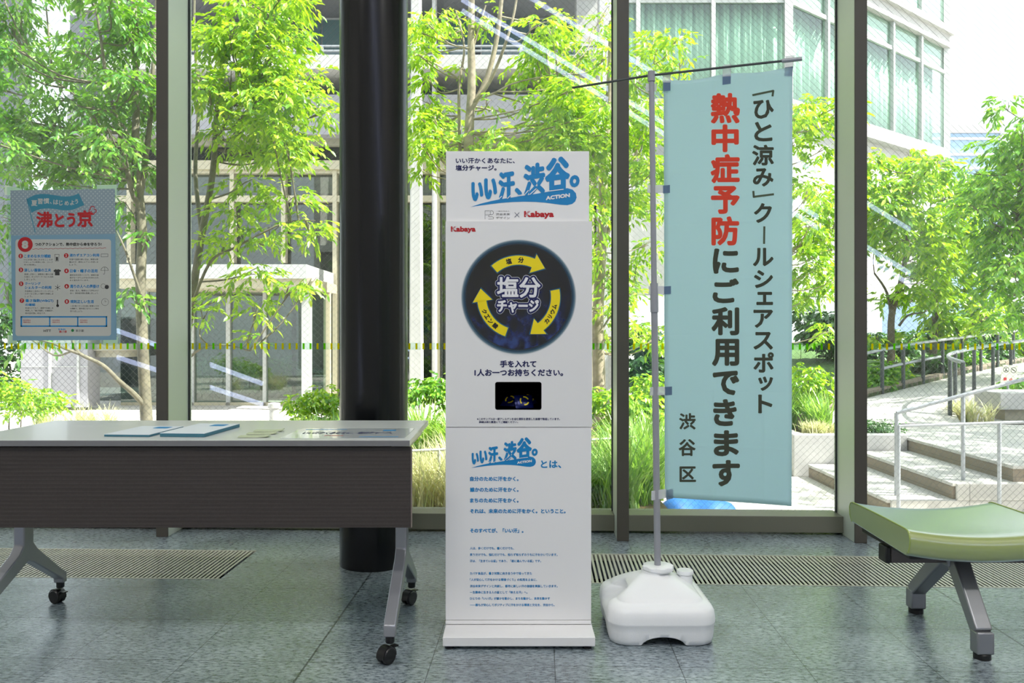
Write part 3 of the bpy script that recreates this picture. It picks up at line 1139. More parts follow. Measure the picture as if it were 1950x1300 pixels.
LL = kloc(0.0015)
lsc = 5.909 / 0.608
logo(LL, lw, 820 + (458 - 450 * 0.608) / 5.909, 820 + (68 - 150 * 0.608) / 5.909, lsc)
k = Ink(LL)
zt(k, 'とは、', 1240, 333, 1470, 420, 820, 820, 5.909, bold=0.55)
for s, x1, y0 in (('自分のために汗をかく。', 990, 514), ('誰かのために汗をかく。', 990, 636), ('まちのために汗をかく。', 990, 757), ('それは、未来のために汗をかく。ということ。', 1520, 877), ('そのすべてが、「いい汗」。', 1045, 1097)):
    zt(k, s, 443, y0, x1, y0 + 53, 820, 820, 5.909, bold=0.4)
for s, x1, y0 in (('人は、歩くだけでも、働くだけでも、', 862, 114), ('笑うだけでも、悩むだけでも、知らず知らずのうちに汗をかいています。', 1310, 180), ('汗は、「生きている証」であり、「前に進んでいる証」です。', 1140, 245),
                  ('カバヤ食品が、暑さ対策に向き合う中で培ってきた', 1045, 373), ('「人が安心して汗をかける環境づくり」の知見を土台に、', 1098, 438), ('渋谷未来デザインと共創し、都市に新しい汗の価値を実装していきます。', 1310, 504),
                  ('一生懸命に生きる人の証として「映える汗」へ。', 1000, 568), ('ひとりの「いい汗」が誰かを動かし、まちを動かし、未来を動かす', 1232, 632), ('――誰もが安心してポジティブに汗をかける環境と文化を、渋谷から。', 1280, 698)):
    zt(k, s, 405, y0, x1, y0 + 29, 820, 1020, 5.418, bold=0.15, copies=4)
k.build('blue_lettering', M['blue_ink'], lw)

# candy packets lying in the tray
for i, (u, z0, y, tilt, rz, lab) in enumerate(((1000, 0.0, 0.06, 0.5, 0.3, 'blue candy packet with a yellow ring, nearest the hand opening'), (968, 0.004, 0.10, 0.8, -0.4, 'blue candy packet leaning on the tray back, towards its left side'), (1015, 0.01, 0.12, 0.9, 0.7, 'blue candy packet leaning on the tray back, towards its right side'))):
    t_ = thing('candy_packet', lab, 'candy packet', Vector((base[0], base[1], 0)) + Matrix.Rotation(YAW, 3, 'Z') @ Vector((kx(u), y, kz(785.6) + 0.004 + z0)), YAW + rz, 'candy packets in the dispenser')
    pts, fs = [], []
    nx, nz = 10, 8
    for s_ in (1, -1):
        for a in range(nx + 1):
            for b in range(nz + 1):
                p_, q_ = a / nx * 2 - 1, b / nz * 2 - 1
                th = 0.008 * (1 - p_ ** 4) * (1 - q_ ** 4) * s_
                x_, y_, z_ = p_ * 0.034, th, (q_ + 1) * 0.026
                pts.append((x_, y_ * math.cos(tilt) + z_ * math.sin(tilt), 0.006 + z_ * math.cos(tilt) - y_ * math.sin(tilt)))
    for s_ in (0, 1):
        o_ = s_ * (nx + 1) * (nz + 1)
        for a in range(nx):
            for b in range(nz):
                fs.append((o_ + a * (nz + 1) + b, o_ + (a + 1) * (nz + 1) + b, o_ + (a + 1) * (nz + 1) + b + 1, o_ + a * (nz + 1) + b + 1))
    MB().add(pts, fs).build('wrapper', M['packet_blue'], t_, sm=60)
    rg = MB()
    for a0 in (20, 140, 260):
        for kk in range(6):
            aa, ab = math.radians(a0 + kk * 13), math.radians(a0 + kk * 13 + 13)
            quad = []
            for (rr, an) in ((0.013, aa), (0.018, aa), (0.018, ab), (0.013, ab)):
                x_, z_ = rr * math.cos(an), 0.026 + rr * math.sin(an)
                y_ = -0.0088
                quad.append((x_, y_ * math.cos(tilt) + z_ * math.sin(tilt), 0.006 + z_ * math.cos(tilt) - y_ * math.sin(tilt)))
            rg.add(quad, [(0, 1, 2, 3)])
    rg.build('yellow_ring', M['yellow_ink'], t_)

# ================================================================== FOLDING TABLE
TD0, TD1 = 2.726, 3.340
tb = W(CU, CV, 0)
TC = W(CU - 1.10 * F / 3.03, CV, 3.03)
table = thing('folding_table', 'long white folding table with a brown ribbed front panel on castors', 'table', (TC[0], TC[1], 0), YAW)
# local x = metres right of the table centre (camera-parallel frame), local y = depth from its middle
x_of = lambda u, d: (u - CU) * d / F + 1.10
y_of = lambda d: d - 3.03
MB().box(-0.763, 0.7595, y_of(TD0), y_of(TD1), 0.700, 0.72).build('tabletop', mat('white_laminate', srgb(206, 210, 208), 0.28, coat=0.1), table, bev=0.0025)
zp0 = CAMH - (1003.5 - CV) * 2.745 / F
MB().box(-0.80, 0.762, y_of(2.738), y_of(2.756), zp0, 0.6955).build('modesty_panel', M['ribbed'], table, bev=0.001)
MB().box(-0.74, 0.74, y_of(2.757), y_of(2.785), 0.655, 0.6998).build('gap_shade_strip', M['black_plastic'], table)  # added black strip that keeps the gap under the tabletop dark
MB().box(-0.7632, 0.7597, y_of(TD0) - 0.0022, y_of(TD0), 0.7005, 0.7192).build('edge_band', mat('grey_edge_band', srgb(118, 118, 120), 0.5), table)
MB().box(0.7622, 0.7645, y_of(2.738), y_of(2.756), zp0, 0.690).build('panel_edge_strip', mat('brown_edge_band', srgb(132, 120, 112), 0.5), table)
for x in (-0.70, 0.715):
    MB().box(x - 0.02, x + 0.03, y_of(2.75), y_of(2.78), 0.688, 0.700).build('hinge_bracket', M['alu'], table, bev=0.001)
    MB().box(x - 0.025, x + 0.025, y_of(2.80), y_of(3.28), 0.672, 0.700).build('top_bracket', M['silver_leg'], table, bev=0.002)


def caster(parent, x, y, rz, zt):
    c = Matrix.Translation((x, y, 0)) @ Matrix.Rotation(rz, 4, 'Z')
    mb = MB()
    mb.lathe([(0.013, 0.063), (0.015, 0.066), (0.015, zt)], 16)
    off = 0.016
    for s in (-1, 1):
        prof = [(0.006, 0), (0.024, 0.001), (0.027, 0.004), (0.027, 0.015), (0.024, 0.018), (0.006, 0.018)]
        n = 24
        pts, fs = [], []
        for r, xx in prof:
            for kk in range(n):
                a = 2 * math.pi * kk / n
                pts.append((s * (0.002 + xx), off + r * math.cos(a), 0.027 + r * math.sin(a)))
        for i in range(len(prof) - 1):
            for kk in range(n):
                fs.append((i * n + kk, i * n + (kk + 1) % n, (i + 1) * n + (kk + 1) % n, (i + 1) * n + kk))
        fs.append(tuple((len(prof) - 1) * n + kk for kk in range(n)))
        mb.add(pts, fs)
    # hood over the wheels and a brake tab
    hood = []
    for kk in range(11):
        a = math.radians(-10 + 20 * kk)
        hood.append((0, off + 0.031 * math.cos(a), 0.027 + 0.031 * math.sin(a)))
    for kk in range(11):
        a = math.radians(190 - 20 * kk)
        hood.append((0, off + 0.0275 * math.cos(a), 0.027 + 0.0275 * math.sin(a)))
    mb.prism([(q[0] - 0.016, q[1], q[2]) for q in hood], (0.032, 0, 0))
    mb.box(-0.010, 0.010, off - 0.046, off - 0.026, 0.045, 0.049)
    mb.v = [tuple(c @ Vector(q)) for q in mb.v]
    return mb.build('caster', M['black_plastic'], parent, sm=35)


for x, d_, in ((-0.70, 3.02), (0.70, 2.98)):
    yc = y_of(d_)
    yf, yr = y_of(2.685), y_of(3.265)
    prof = [(yc - 0.03, 0.675), (yc + 0.03, 0.675), (yc + 0.03, 0.30), (yc + 0.055, 0.272), (yr - 0.03, 0.150), (yr + 0.012, 0.122), (yr + 0.014, 0.084), (yr - 0.014, 0.084), (yr - 0.016, 0.102),
            (yc + 0.035, 0.222), (yc, 0.236), (yc - 0.035, 0.222), (yf + 0.016, 0.100), (yf + 0.014, 0.084), (yf - 0.014, 0.084), (yf - 0.012, 0.122), (yf + 0.03, 0.150), (yc - 0.055, 0.272), (yc - 0.03, 0.30)]
    lg = MB().prism([(x - 0.020, a, b) for a, b in prof], (0.040, 0, 0)).build('leg', M['silver_leg'], table, bev=0.004)
    caster(lg, x, yf, 2.5 if x > 0 else -1.2, 0.0845)
    caster(lg, x, yr, 1.2 if x < 0 else 2.6, 0.0845)


def on_table(u, v, z):
    return G(u, v, z)


def sheet_frame(c4, z):
    """local frame from 4 photo corners lying at height z: front-left, front-right, back-right, back-left"""
    P = [Vector(G(u, v, z)) for u, v in c4]
    o = (P[0] + P[1] + P[2] + P[3]) / 4
    ex = ((P[1] - P[0]) + (P[2] - P[3])).normalized()
    rz = math.atan2(ex.y, ex.x)
    w = ((P[1] - P[0]).length + (P[2] - P[3]).length) / 2
    h = ((P[3] - P[0]).length + (P[2] - P[1]).length) / 2
    return o, rz, w, h


def text_flat(parent, s, x0, y0, x1, y1, z, m, bold=0.0):
    k = Ink(lambda u, v, eps: np.stack([u, -v, np.full_like(u, z + eps)], 1))
    k.text(s, x0, -y1, x1, -y0, bold=bold, eps=0.0002, copies=4)
    return k.build('lettering', m, parent)


for c4, th, lab in ((((211, 831), (295.5, 832), (339, 815.5), (259, 815)), 0.008, 'thinner pale blue booklet, first of the two from the left on the white table'),
                    (((323, 831.5), (405, 832.5), (442, 813), (363, 812.5)), 0.013, 'thicker pale blue booklet with teal page edges, beside the small cards')):
    o, rz, w, h = sheet_frame(c4, 0.72)
    h = min(h, 0.30)
    b = thing('booklet', lab, 'booklet', (o.x, o.y, 0.7205), rz)
    MB().box(-w / 2, w / 2, -h / 2, h / 2, 0, th - 0.0012).build('page_block', M['booklet_side'], b, bev=0.0006)
    cv_ = MB().box(-w / 2, w / 2, -h / 2, h / 2, th - 0.0012, th).build('cover', M['booklet_cover'], b)
    k = Ink(lambda u, v, eps: np.stack([u, v, np.full_like(u, th + eps)], 1))
    k.rrect(-w * 0.02, h * 0.20, w * 0.34, h * 0.40, 0.01, 0.0002)
    k.build('cover_print', M['blue_ink'], cv_)
for (u, v, rz, lab) in ((484, 831.0, 0.10, 'small cream folded card, front one of three'), (499, 825.2, 0.16, 'small cream folded card, middle one of three'), (512, 820.0, 0.12, 'small cream folded card, rear one of three')):
    q = G(u, v, 0.722)
    c_ = MB()
    prof = [(-0.050, 0.0018), (-0.02, 0.0012), (0.015, 0.0014), (0.042, 0.003), (0.052, 0.006)]
    for (a, za), (b, zb) in zip(prof[:-1], prof[1:]):
        c_.hexa([(a, -0.021, za - 0.001), (b, -0.021, zb - 0.001), (b, 0.021, zb - 0.001), (a, 0.021, za - 0.001), (a, -0.021, za + 0.0026), (b, -0.021, zb + 0.0026), (b, 0.021, zb + 0.0026), (a, 0.021, za + 0.0026)])
    o = c_.build('folded_card', M['card'])
    o.location = (q[0], q[1], 0.7206)
    o.rotation_euler = (0, 0, rz)
    tag(o, lab, 'card', 'small cards on the table')
o, rz, w, h = sheet_frame(((536, 835), (768, 835), (790, 816), (571, 816)), 0.72)
ns = thing('notice_sheet', 'glossy white notice sheet with dark lettering at the right end of the table', 'notice', (o.x, o.y, 0.7204), rz)
sh = MB().box(-w / 2, w / 2, -h / 2, h / 2, 0, 0.0009).build('sheet', mat('laminated_sheet', srgb(216, 224, 226), 0.12, coat=0.6), ns)
k = Ink(lambda u, v, eps: np.stack([u, v, np.full_like(u, 0.0009 + eps)], 1))
k.poly([(-w * 0.44, h * 0.34), (-w * 0.08, h * 0.36), (-w * 0.08, h * 0.40), (-w * 0.44, h * 0.40)], 0.0002)
k.poly([(w * 0.25, h * 0.22), (w * 0.36, h * 0.22), (w * 0.36, h * 0.33), (w * 0.25, h * 0.33)], 0.0002)
k.poly([(w * 0.12, -h * 0.38), (w * 0.44, -h * 0.38), (w * 0.44, -h * 0.33), (w * 0.12, -h * 0.34)], 0.0002)
k.build('blue_marks', M['blue_ink'], sh)
text_flat(sh, 'いい汗かくあなたに、塩分チャージ。', -w * 0.40, -h * 0.10, w * 0.36, h * 0.14, 0.0009, M['navy_ink'], 0.0012)
text_flat(sh, 'Kabaya', -w * 0.18, -h * 0.30, -w * 0.02, -h * 0.20, 0.0009, M['red_ink'], 0.0006)

# ================================================================== POSTER ON THE GLASS
PU, PV = 121.0, 505.0
PY = YG - 0.0035


def on_plane_y(u, v, y):
    r = rays(u, v)
    s = (y - CAM[1]) / r[..., 1:2]
    return CAM + s * r


pc = on_plane_y(PU, PV, PY)
poster = thing('poster', 'blue heat-safety poster with a red title taped to the window', 'poster', (pc[0], PY, pc[2]))


def ploc(u, v, eps):
    q = on_plane_y(u, v, PY - 0.0012) - np.array([pc[0], PY, pc[2]])
    q[:, 1] = -0.0012 - eps
    return q


def plate(quad, y0, y1, name, m, parent):
    q = on_plane_y(np.array([a for a, b in quad], float), np.array([b for a, b in quad], float), PY) - np.array([pc[0], PY, pc[2]])
    return MB().prism([(a[0], y0, a[2]) for a in q], (0, y1 - y0, 0)).build(name, m, parent)


plate([(13, 356), (226, 352), (228, 655), (17, 656)], 0.0012, 0.0015, 'film_sleeve', M['film'], poster)
ps = plate([(19.7, 362.5), (218.8, 359.2), (221.8, 647.0), (24.3, 648.2)], -0.0008, 0.0010, 'sheet', M['poster_blue'], poster)
plate([(19.7, 362.5), (218.8, 359.2), (219.7, 445.2), (20.9, 448.3)], -0.0011, -0.0008, 'dotted_field', M['dots'], ps)
for quad in ([(9, 352), (41, 359), (41, 371), (8, 371)], [(184, 352), (222, 351.5), (222, 372), (184, 372)], [(14, 638), (32, 638), (32, 655), (14, 655)], [(196, 641), (224, 641), (224, 658), (196, 658)]):
    plate(quad, 0.0016, 0.0020, 'tape', M['tape'], poster)
k = Ink(ploc)
k.rrect(29.5, 455.5, 211.5, 639.5, 5, 0.0002)
k.build('cream_panel', M['poster_cream'], ps)
Q6 = lambda x, y: (x / 8.125, 340 + y / 8.125)
Q7 = lambda x, y: (x / 7.646, 490 + y / 7.646)
k = Ink(ploc)
top = [(415, 318), (480, 278), (560, 248), (650, 236), (740, 240), (850, 258), (960, 274), (1050, 276), (1140, 262), (1220, 228)]
bot = [(490, 530), (560, 490), (640, 468), (740, 460), (850, 470), (960, 488), (1060, 492), (1150, 474), (1230, 440), (1305, 408)]
pts = [Q6(*q) for q in top] + [Q6(*q) for q in bot]
k.tris(pts, [(i, i + 1, 11 + i, 10 + i) for i in range(9)])
k.stroke([Q6(415, 310), Q6(545, 828)], 1.5)
k.build('flag_print', M['poster_teal'], ps)
k = Ink(ploc)
for i, (s, x0, y0, x1, y1) in enumerate((('夏', 485, 335, 580, 425), ('習', 585, 310, 662, 395), ('慣', 672, 302, 765, 390), ('、', 775, 362, 800, 392), ('は', 826, 325, 905, 400), ('じ', 918, 335, 972, 415), ('め', 1000, 345, 1066, 415), ('よ', 1085, 335, 1150, 410), ('う', 1160, 318, 1210, 390))):
    k.text(s, *Q6(x0, y0), *Q6(x1, y1), bold=0.25, eps=0.0010)
k.build('cream_lettering', M['poster_cream'], ps)
k = Ink(ploc)
for s, x0, y0, x1, y1 in (('沸', 560, 510, 818, 758), ('と', 845, 540, 998, 752), ('う', 1035, 528, 1168, 752), ('京', 1195, 488, 1440, 752)):
    k.text(s, *Q6(x0, y0), *Q6(x1, y1), bold=1.2, eps=0.0008)
for cx, cy, r, a0, a1 in ((1432, 462, 36, 20, 200), (1400, 500, 26, 80, 260), (1462, 500, 30, -80, 110), (1436, 532, 26, 170, 380)):
    k.ring(*Q6(cx, cy), (r - 8) / 8.125, (r + 4) / 8.125, 14, 0.0008, a0, a1)
k.stroke([Q6(1205, 572), Q6(1420, 508)], 1.4)
k.disc(*Q6(391, 1019), 14.3, 40)
for q in (Q6(321, 1197), Q6(1025, 1190), Q7(306, 181), Q7(969, 196), Q7(309, 383), Q7(972, 420), Q7(320, 629), Q7(974, 642)):
    k.disc(*q, 4.4, 20)
wv = [(Q6(500 + 1140 * i / 60, 1088 - 14 * i / 60)[0], Q6(0, 1088 - 14 * i / 60)[1] + 0.7 * math.sin(i * 1.57)) for i in range(61)]
k.stroke(wv, 0.7)
k.build('red_print', M['red_ink'], ps)
k = Ink(ploc)
k.text('8', *Q6(338, 958), *Q6(440, 1085), bold=1.3, eps=0.0012)
for i, q in enumerate((Q6(321, 1197), Q6(1025, 1190), Q7(306, 181), Q7(969, 196), Q7(309, 383), Q7(972, 420), Q7(320, 629), Q7(974, 642))):
    k.text(str(i + 1), q[0] - 1.5 + (0.7 if i == 0 else 0), q[1] - 2.6, q[0] + 1.5 - (0.7 if i == 0 else 0), q[1] + 2.6, bold=0.25, eps=0.0012, copies=4)
k.build('cream_numerals', M['poster_cream'], ps)
k = Ink(ploc)
for s, a, b in (('こまめな水分補給', Q6(372, 1170), Q6(788, 1225)), ('迷わずエアコン利用', Q6(1078, 1160), Q6(1536, 1208)), ('涼しい服装の工夫', Q7(352, 160), Q7(745, 210)), ('日傘・帽子の活用', Q7(1020, 170), Q7(1420, 222)),
                ('クーリング', Q7(362, 360), Q7(592, 402)), ('シェルターの利用', Q7(360, 414), Q7(748, 462)), ('周りの人への声掛け', Q7(1022, 394), Q7(1445, 448)), ('暑さ指数(WBGT)', Q7(370, 606), Q7(778, 658)), ('の確認', Q7(368, 668), Q7(516, 708)), ('規則正しい生活', Q7(1024, 618), Q7(1368, 668))):
    k.text(s, *a, *b, bold=0.22, copies=4)
# frame of three boxes
a, b = Q7(300, 855), Q7(1562, 1010)
for (u0, v0, u1, v1) in ((a[0], a[1], b[0], a[1] + 2.6), (a[0], b[1] - 2.6, b[0], b[1]), (a[0], a[1], a[0] + 2.8, b[1]), (b[0] - 2.8, a[1], b[0], b[1]), (Q7(716, 0)[0], a[1], Q7(734, 0)[0], b[1]), (Q7(1124, 0)[0], a[1], Q7(1142, 0)[0], b[1])):
    k.poly([(u0, v0), (u1, v0), (u1, v1), (u0, v1)])
k.text('うちわ', *Q7(845, 1034), *Q7(955, 1058), bold=0.3, copies=4)
k.build('blue_lettering', M['blue_ink'], ps)
k = Ink(ploc)
k.text('つのアクションで、熱中症から命を守ろう!', *Q6(540, 988), *Q6(1572, 1042), bold=0.25, copies=4)
BODY = ((348, 20, 770, ('のどが渇く前に水分をこころが', 'けましょう(1時間に1回、コップ', '半分程度)。')), (1010, 16, 1430, ('気温や湿度の高い日は、無理な節', '電はせず、適切にエアコンを使いま', 'しょう。')),
        (355, 232, 775, ('風通しが良く、速乾性に優れた服', 'を選び、ネッククーラーなども活用', 'しましょう。')), (1016, 244, 1436, ('直射日光を防ぐことで、頭部の温', '度がなー10℃上がるのを抑えられ', 'ると言われています。')),
        (362, 478, 778, ('外出時はこまめにクーリングシェ', 'ルターなど涼しい場所で休憩しま', 'しょう。')), (1020, 470, 1436, ('家族・友人、職場などで声をかけ', '合い、熱中症対策を意識しましょう。')),
        (368, 724, 778, ('気温だけでなく、湿度や日差しを', '考慮した「暑さ指数」の確認が、', '熱中症対策に有効です。')), (1022, 694, 1440, ('一日3食バランスの良い食事と十分', 'な睡眠で、熱中症になりにくい体を', '作りましょう。')))
for x0, y0, x1, rows in BODY:
    wch = (x1 - x0) / len(rows[0])
    for i, s in enumerate(rows):
        k.text(s, *Q7(x0, y0 + 38 * i), *Q7(min(x1, x0 + wch * len(s)), y0 + 38 * i + 25), eps=0.0006)
k.build('dark_lettering', M['black_ink'], ps)
k = Ink(ploc)
sq = lambda x0, y0, x1, y1: [Q7(x0, y0), Q7(x1, y0), Q7(x1, y1), Q7(x0, y1), Q7(x0, y0)]
k.stroke([Q6(848, 1172), Q6(858, 1276), Q6(906, 1276), Q6(915, 1172), Q6(848, 1172)], 0.6)
k.poly([Q6(866, 1212), Q6(898, 1212), Q6(896, 1268), Q6(868, 1268)])
k.stroke([Q6(1566, 1166), Q6(1670, 1164), Q6(1670, 1208), Q6(1566, 1210), Q6(1566, 1166)], 0.6)
k.poly([Q7(x, y) for x, y in ((780, 190), (812, 170), (830, 180), (848, 170), (890, 188), (880, 208), (866, 205), (868, 260), (802, 260), (802, 208), (788, 212))])
k.ring(*Q7(1524, 192), 6.6, 7.3, 20, 0.0006, 0, 180)
k.stroke([Q7(1470, 190), Q7(1580, 190)], 0.5).stroke([Q7(1524, 145), Q7(1524, 238), Q7(1512, 246), Q7(1504, 236)], 0.6)
for i in range(3):
    a_ = math.radians(90 + 60 * i)
    c_ = Q7(840, 438)
    k.stroke([(c_[0] - 5.4 * math.cos(a_), c_[1] - 5.4 * math.sin(a_)), (c_[0] + 5.4 * math.cos(a_), c_[1] + 5.4 * math.sin(a_))], 0.8)
k.ring(*Q7(1505, 418), 4.2, 4.7, 24).disc(*Q7(1556, 430), 4.0, 20)
k.ring(*Q7(1530, 650), 6.5, 7.0, 28).stroke([Q7(1530, 650), Q7(1530, 618)], 0.5).stroke([Q7(1530, 650), Q7(1550, 640)], 0.5)
k.stroke([Q7(838, 620), Q7(838, 695)], 2.2).disc(*Q7(840, 702), 2.7, 16)
k.text('HTT', *Q7(636, 1050), *Q7(745, 1086), bold=0.2, copies=4)
k.text('東京都', *Q7(1102, 1048), *Q7(1222, 1084), eps=0.0006)
k.build('grey_pictograms', M['dark_ink'], ps)
k = Ink(ploc)
k.disc(*Q7(1058, 1062), 2.8, 16)
k.build('green_emblem', mat('emblem_green', srgb(20, 120, 60), 0.5), ps)
k = Ink(ploc)
k.text('沸とう京', *Q7(862, 1062), *Q7(972, 1098), bold=0.2, copies=4)
for x in (338, 762, 1166):
    for i, s in enumerate(('熱中症警戒', '情報を知る')):
        k.text(s, *Q7(x, 905 + 28 * i), *Q7(x + 108, 926 + 28 * i))
k.build('small_red_lettering', M['red_ink'], ps)

# ================================================================== BANNER STAND
BD = 2.995
bb = G(1253, 1187, 0.0)
bb = W(1253, CV, BD)
bstand = thing('banner_stand', 'pale teal vertical banner on a grey pole in a white water-filled base', 'banner stand', (bb[0], bb[1], 0), YAW)
BR = Matrix.Rotation(-YAW, 3, 'Z')


def bl(p):
    return BR @ (Vector(p) - Vector((bb[0], bb[1], 0)))


# water tank: stacked rounded outlines
ctr_off = Vector((-0.012, 0.0, 0))


def tank_mesh():
    n4 = 40
    levels = [(0.000, 0.172, 0.060), (0.004, 0.179, 0.062), (0.02, 0.183, 0.064), (0.045, 0.185, 0.065), (0.068, 0.187, 0.066), (0.072, 0.189, 0.067), (0.076, 0.189, 0.067), (0.092, 0.188, 0.066), (0.110, 0.186, 0.066), (0.122, 0.180, 0.064), (0.131, 0.170, 0.06),
              (0.136, 0.160, 0.055), (0.1375, 0.152, 0.05), (0.140, 0.149, 0.046), (0.146, 0.146, 0.044), (0.153, 0.136, 0.043), (0.160, 0.126, 0.042), (0.168, 0.113, 0.042), (0.176, 0.100, 0.042), (0.190, 0.074, 0.046), (0.199, 0.058, 0.05), (0.203, 0.050, 0.0495), (0.206, 0.048, 0.0479), (0.213, 0.0475, 0.0474)]
    pts, fs = [], []
    ring = None
    for z, hw, r in levels:
        r = min(r, hw * 0.999)
        row = []
        for q in range(4):
            sx, sy = ((1, 1), (-1, 1), (-1, -1), (1, -1))[q]
            for t_ in range(13):
                ang = math.radians(90 * q + 90 * t_ / 12)
                row.append((sx * (hw - r) + r * math.cos(ang), sy * (hw - r) + r * math.sin(ang)))
            nx_, ny_ = ((-1, 1), (-1, -1), (1, -1), (1, 1))[q]
            a = row[-1]
            ang = math.radians(90 * (q + 1))
            b = (nx_ * (hw - r) + r * math.cos(ang), ny_ * (hw - r) + r * math.sin(ang))
            for t_ in range(1, 24):
                f = t_ / 24
                row.append((a[0] + (b[0] - a[0]) * f, a[1] + (b[1] - a[1]) * f))
        for x, y in row:
            zz = z
            if z < 0.03:
                for (p_, o_) in ((x, y), (y, x)):
                    if abs(p_) < 0.075 and abs(o_) > 0.1:
                        zz = max(zz, 0.030 * math.sqrt(max(0, 1 - (p_ / 0.075) ** 2)) + z * 0.15)
            if x < -0.06 and 0.06 < z < 0.175:
                g = math.exp(-((y + 0.01) / 0.060) ** 6) * math.exp(-((z - 0.128) / 0.034) ** 4)
                x += 0.06 * g
            pts.append((x, y, zz))
        ring = len(row)
    L = len(levels)
    for i in range(L - 1):
        for k_ in range(ring):
            fs.append((i * ring + k_, i * ring + (k_ + 1) % ring, (i + 1) * ring + (k_ + 1) % ring, (i + 1) * ring + k_))
    fs.append(tuple((L - 1) * ring + k_ for k_ in range(ring)))
    mb = MB().add(pts, fs)
    mb.v = [(a + ctr_off.x, b + ctr_off.y, c) for a, b, c in mb.v]
    return mb


tank_mesh().build('water_tank', M['white_plastic'], bstand, sm=50)
cap = MB()
pts, fs, n = [], [], 48
for z, r in ((0.210, 0.0500), (0.2145, 0.0515), (0.2155, 0.0555), (0.227, 0.0555), (0.2290, 0.053), (0.2295, 0.02)):
    for k_ in range(n):
        a = 2 * math.pi * k_ / n
        rr = r * (1 + (0.035 * (1 if (k_ % 6) < 3 else -1) if 0.2150 < z < 0.2285 else 0))
        pts.append((rr * math.cos(a), rr * math.sin(a), z))
for i in range(5):
    for k_ in range(n):
        fs.append((i * n + k_, i * n + (k_ + 1) % n, (i + 1) * n + (k_ + 1) % n, (i + 1) * n + k_))
fs.append(tuple(5 * n + k_ for k_ in range(n)))
cap.add(pts, fs).build('screw_cap', M['white_plastic'], bstand, sm=45)
MB().lathe([(0.028, 0.150), (0.027, 0.180), (0.026, 0.184), (0.031, 0.185), (0.031, 0.195), (0.029, 0.198), (0.0, 0.199)], 32, (0.108, 0.045, 0)).build('filler_cap', M['white_plastic'], bstand, sm=45)
top = Vector(bl(W(1240.5, 137, BD)))
bot = Vector((0, 0, 0.1))
pl = MB()
mid = bot.lerp(top, 0.58)
pl.tube([bot, mid], 0.0122, 20).tube([mid, top], 0.0105, 20)
pole = pl.build('pole', M['pole_grey'], bstand, sm=40)
MB().tube([bot.lerp(top, 0.545), bot.lerp(top, 0.60)], 0.0150, 20).build('pole_joint', M['pole_grey'], bstand, sm=40)
MB().tube([top - Vector((0, 0, 0.035)), top + Vector((0, 0, 0.002))], 0.0135, 20).build('pole_tip', M['pole_grey'], bstand, sm=40)
# banner plane, swung about 19 degrees towards the viewer on the right
AL = math.radians(-19)
ex = Vector((math.cos(AL), math.sin(AL), 0))
nrm = Vector((math.sin(AL), -math.cos(AL), 0))
arm_z = top.z - 0.012
armL = top.copy()
armL.z = arm_z
A0 = Vector(bl(W(1090, 167, 3.12)))
A1 = Vector(bl(W(1518, 113, BD + (W(1518, 113, 1)[0] * 0 - 0.175))))
MB().tube([A0, armL.lerp(A0, 0.02), A1], 0.0042, 10).build('cross_arm', M['dark_steel'], bstand, sm=40)
hd_ = (A1 - armL).normalized()
MB().tube([A1 - hd_ * 0.05, A1 + hd_ * 0.016], 0.0075, 12).build('arm_end_cap', M['rail_steel'], bstand, sm=40)


def plane_hit(u, v, eps=0.0):
    """photo pixels -> banner-stand local coordinates on the banner plane"""
    r = rays(np.asarray(u, float), np.asarray(v, float))
    Rz = np.array(BR)
    r = r @ Rz.T
    o = np.array(BR @ (Vector(CAM) - Vector((bb[0], bb[1], 0))))
    n_ = np.array(nrm)
    s = -(o @ n_) / (r @ n_)
    q = o + s[..., None] * r
    return q


def wave(q):
    x = q @ np.array(ex)
    z = q[..., 2]
    return 0.004 * np.sin(x * 11 + z * 2.0) + 0.006 * np.sin(z * 3.1 + 0.6) * np.clip(x / 0.45, 0, 1)


def bloc(u, v, eps):
    q = plane_hit(u, v)
    return q + (wave(q) + eps + 0.0022)[:, None] * np.array(nrm)


# cloth sheet from its four photo corners
c4 = [(1263.5, 153.5), (1509.0, 128.5), (1507.5, 963.0), (1266.5, 946.0)]
NX, NZ = 24, 72
uu, vv = [], []
for j in range(NZ + 1):
    for i in range(NX + 1):
        a, b = i / NX, j / NZ
        u = (1 - b) * ((1 - a) * c4[0][0] + a * c4[1][0]) + b * ((1 - a) * c4[3][0] + a * c4[2][0])
        v = (1 - b) * ((1 - a) * c4[0][1] + a * c4[1][1]) + b * ((1 - a) * c4[3][1] + a * c4[2][1])
        if b == 0:
            v += 4 * math.sin(math.pi * 2 * a) ** 2
        uu.append(u)
        vv.append(v)
q = plane_hit(np.array(uu), np.array(vv))
n_ = np.array(nrm)
fr = q + (wave(q) + 0.0005)[:, None] * n_
bk = q + (wave(q) - 0.0005)[:, None] * n_
V = np.concatenate([fr, bk])
fs = []
W1 = NX + 1
for j in range(NZ):
    for i in range(NX):
        a = j * W1 + i
        fs.append((a, a + 1, a + W1 + 1, a + W1))
bn = npmesh('banner', fr, np.array(fs), M['banner'], bstand, sm=True)
sol = bn.modifiers.new('thickness', 'SOLIDIFY')
sol.thickness = 0.0006
sol.offset = 0
R3 = lambda x, y: (1300 + x / 3, y / 3)
R5 = lambda x, y: (1300 + x / 3, 433 + y / 3)
R7 = lambda x, y: (1100 + x / 2.294, 780 + y / 2.294)
kr, kg = Ink(bloc), Ink(bloc)
for s, a, b in (('熱', R3(160, 533), R3(328, 706)), ('中', R3(164, 711), R3(321, 869)), ('症', R3(159, 880), R3(326, 1046)), ('予', R3(161, 1061), R3(326, 1221)), ('防', (1354.5, 411.5), (1407.6, 467))):
    kr.text(s, *a, *b, bold=2.3, copies=12, eps=0.0)
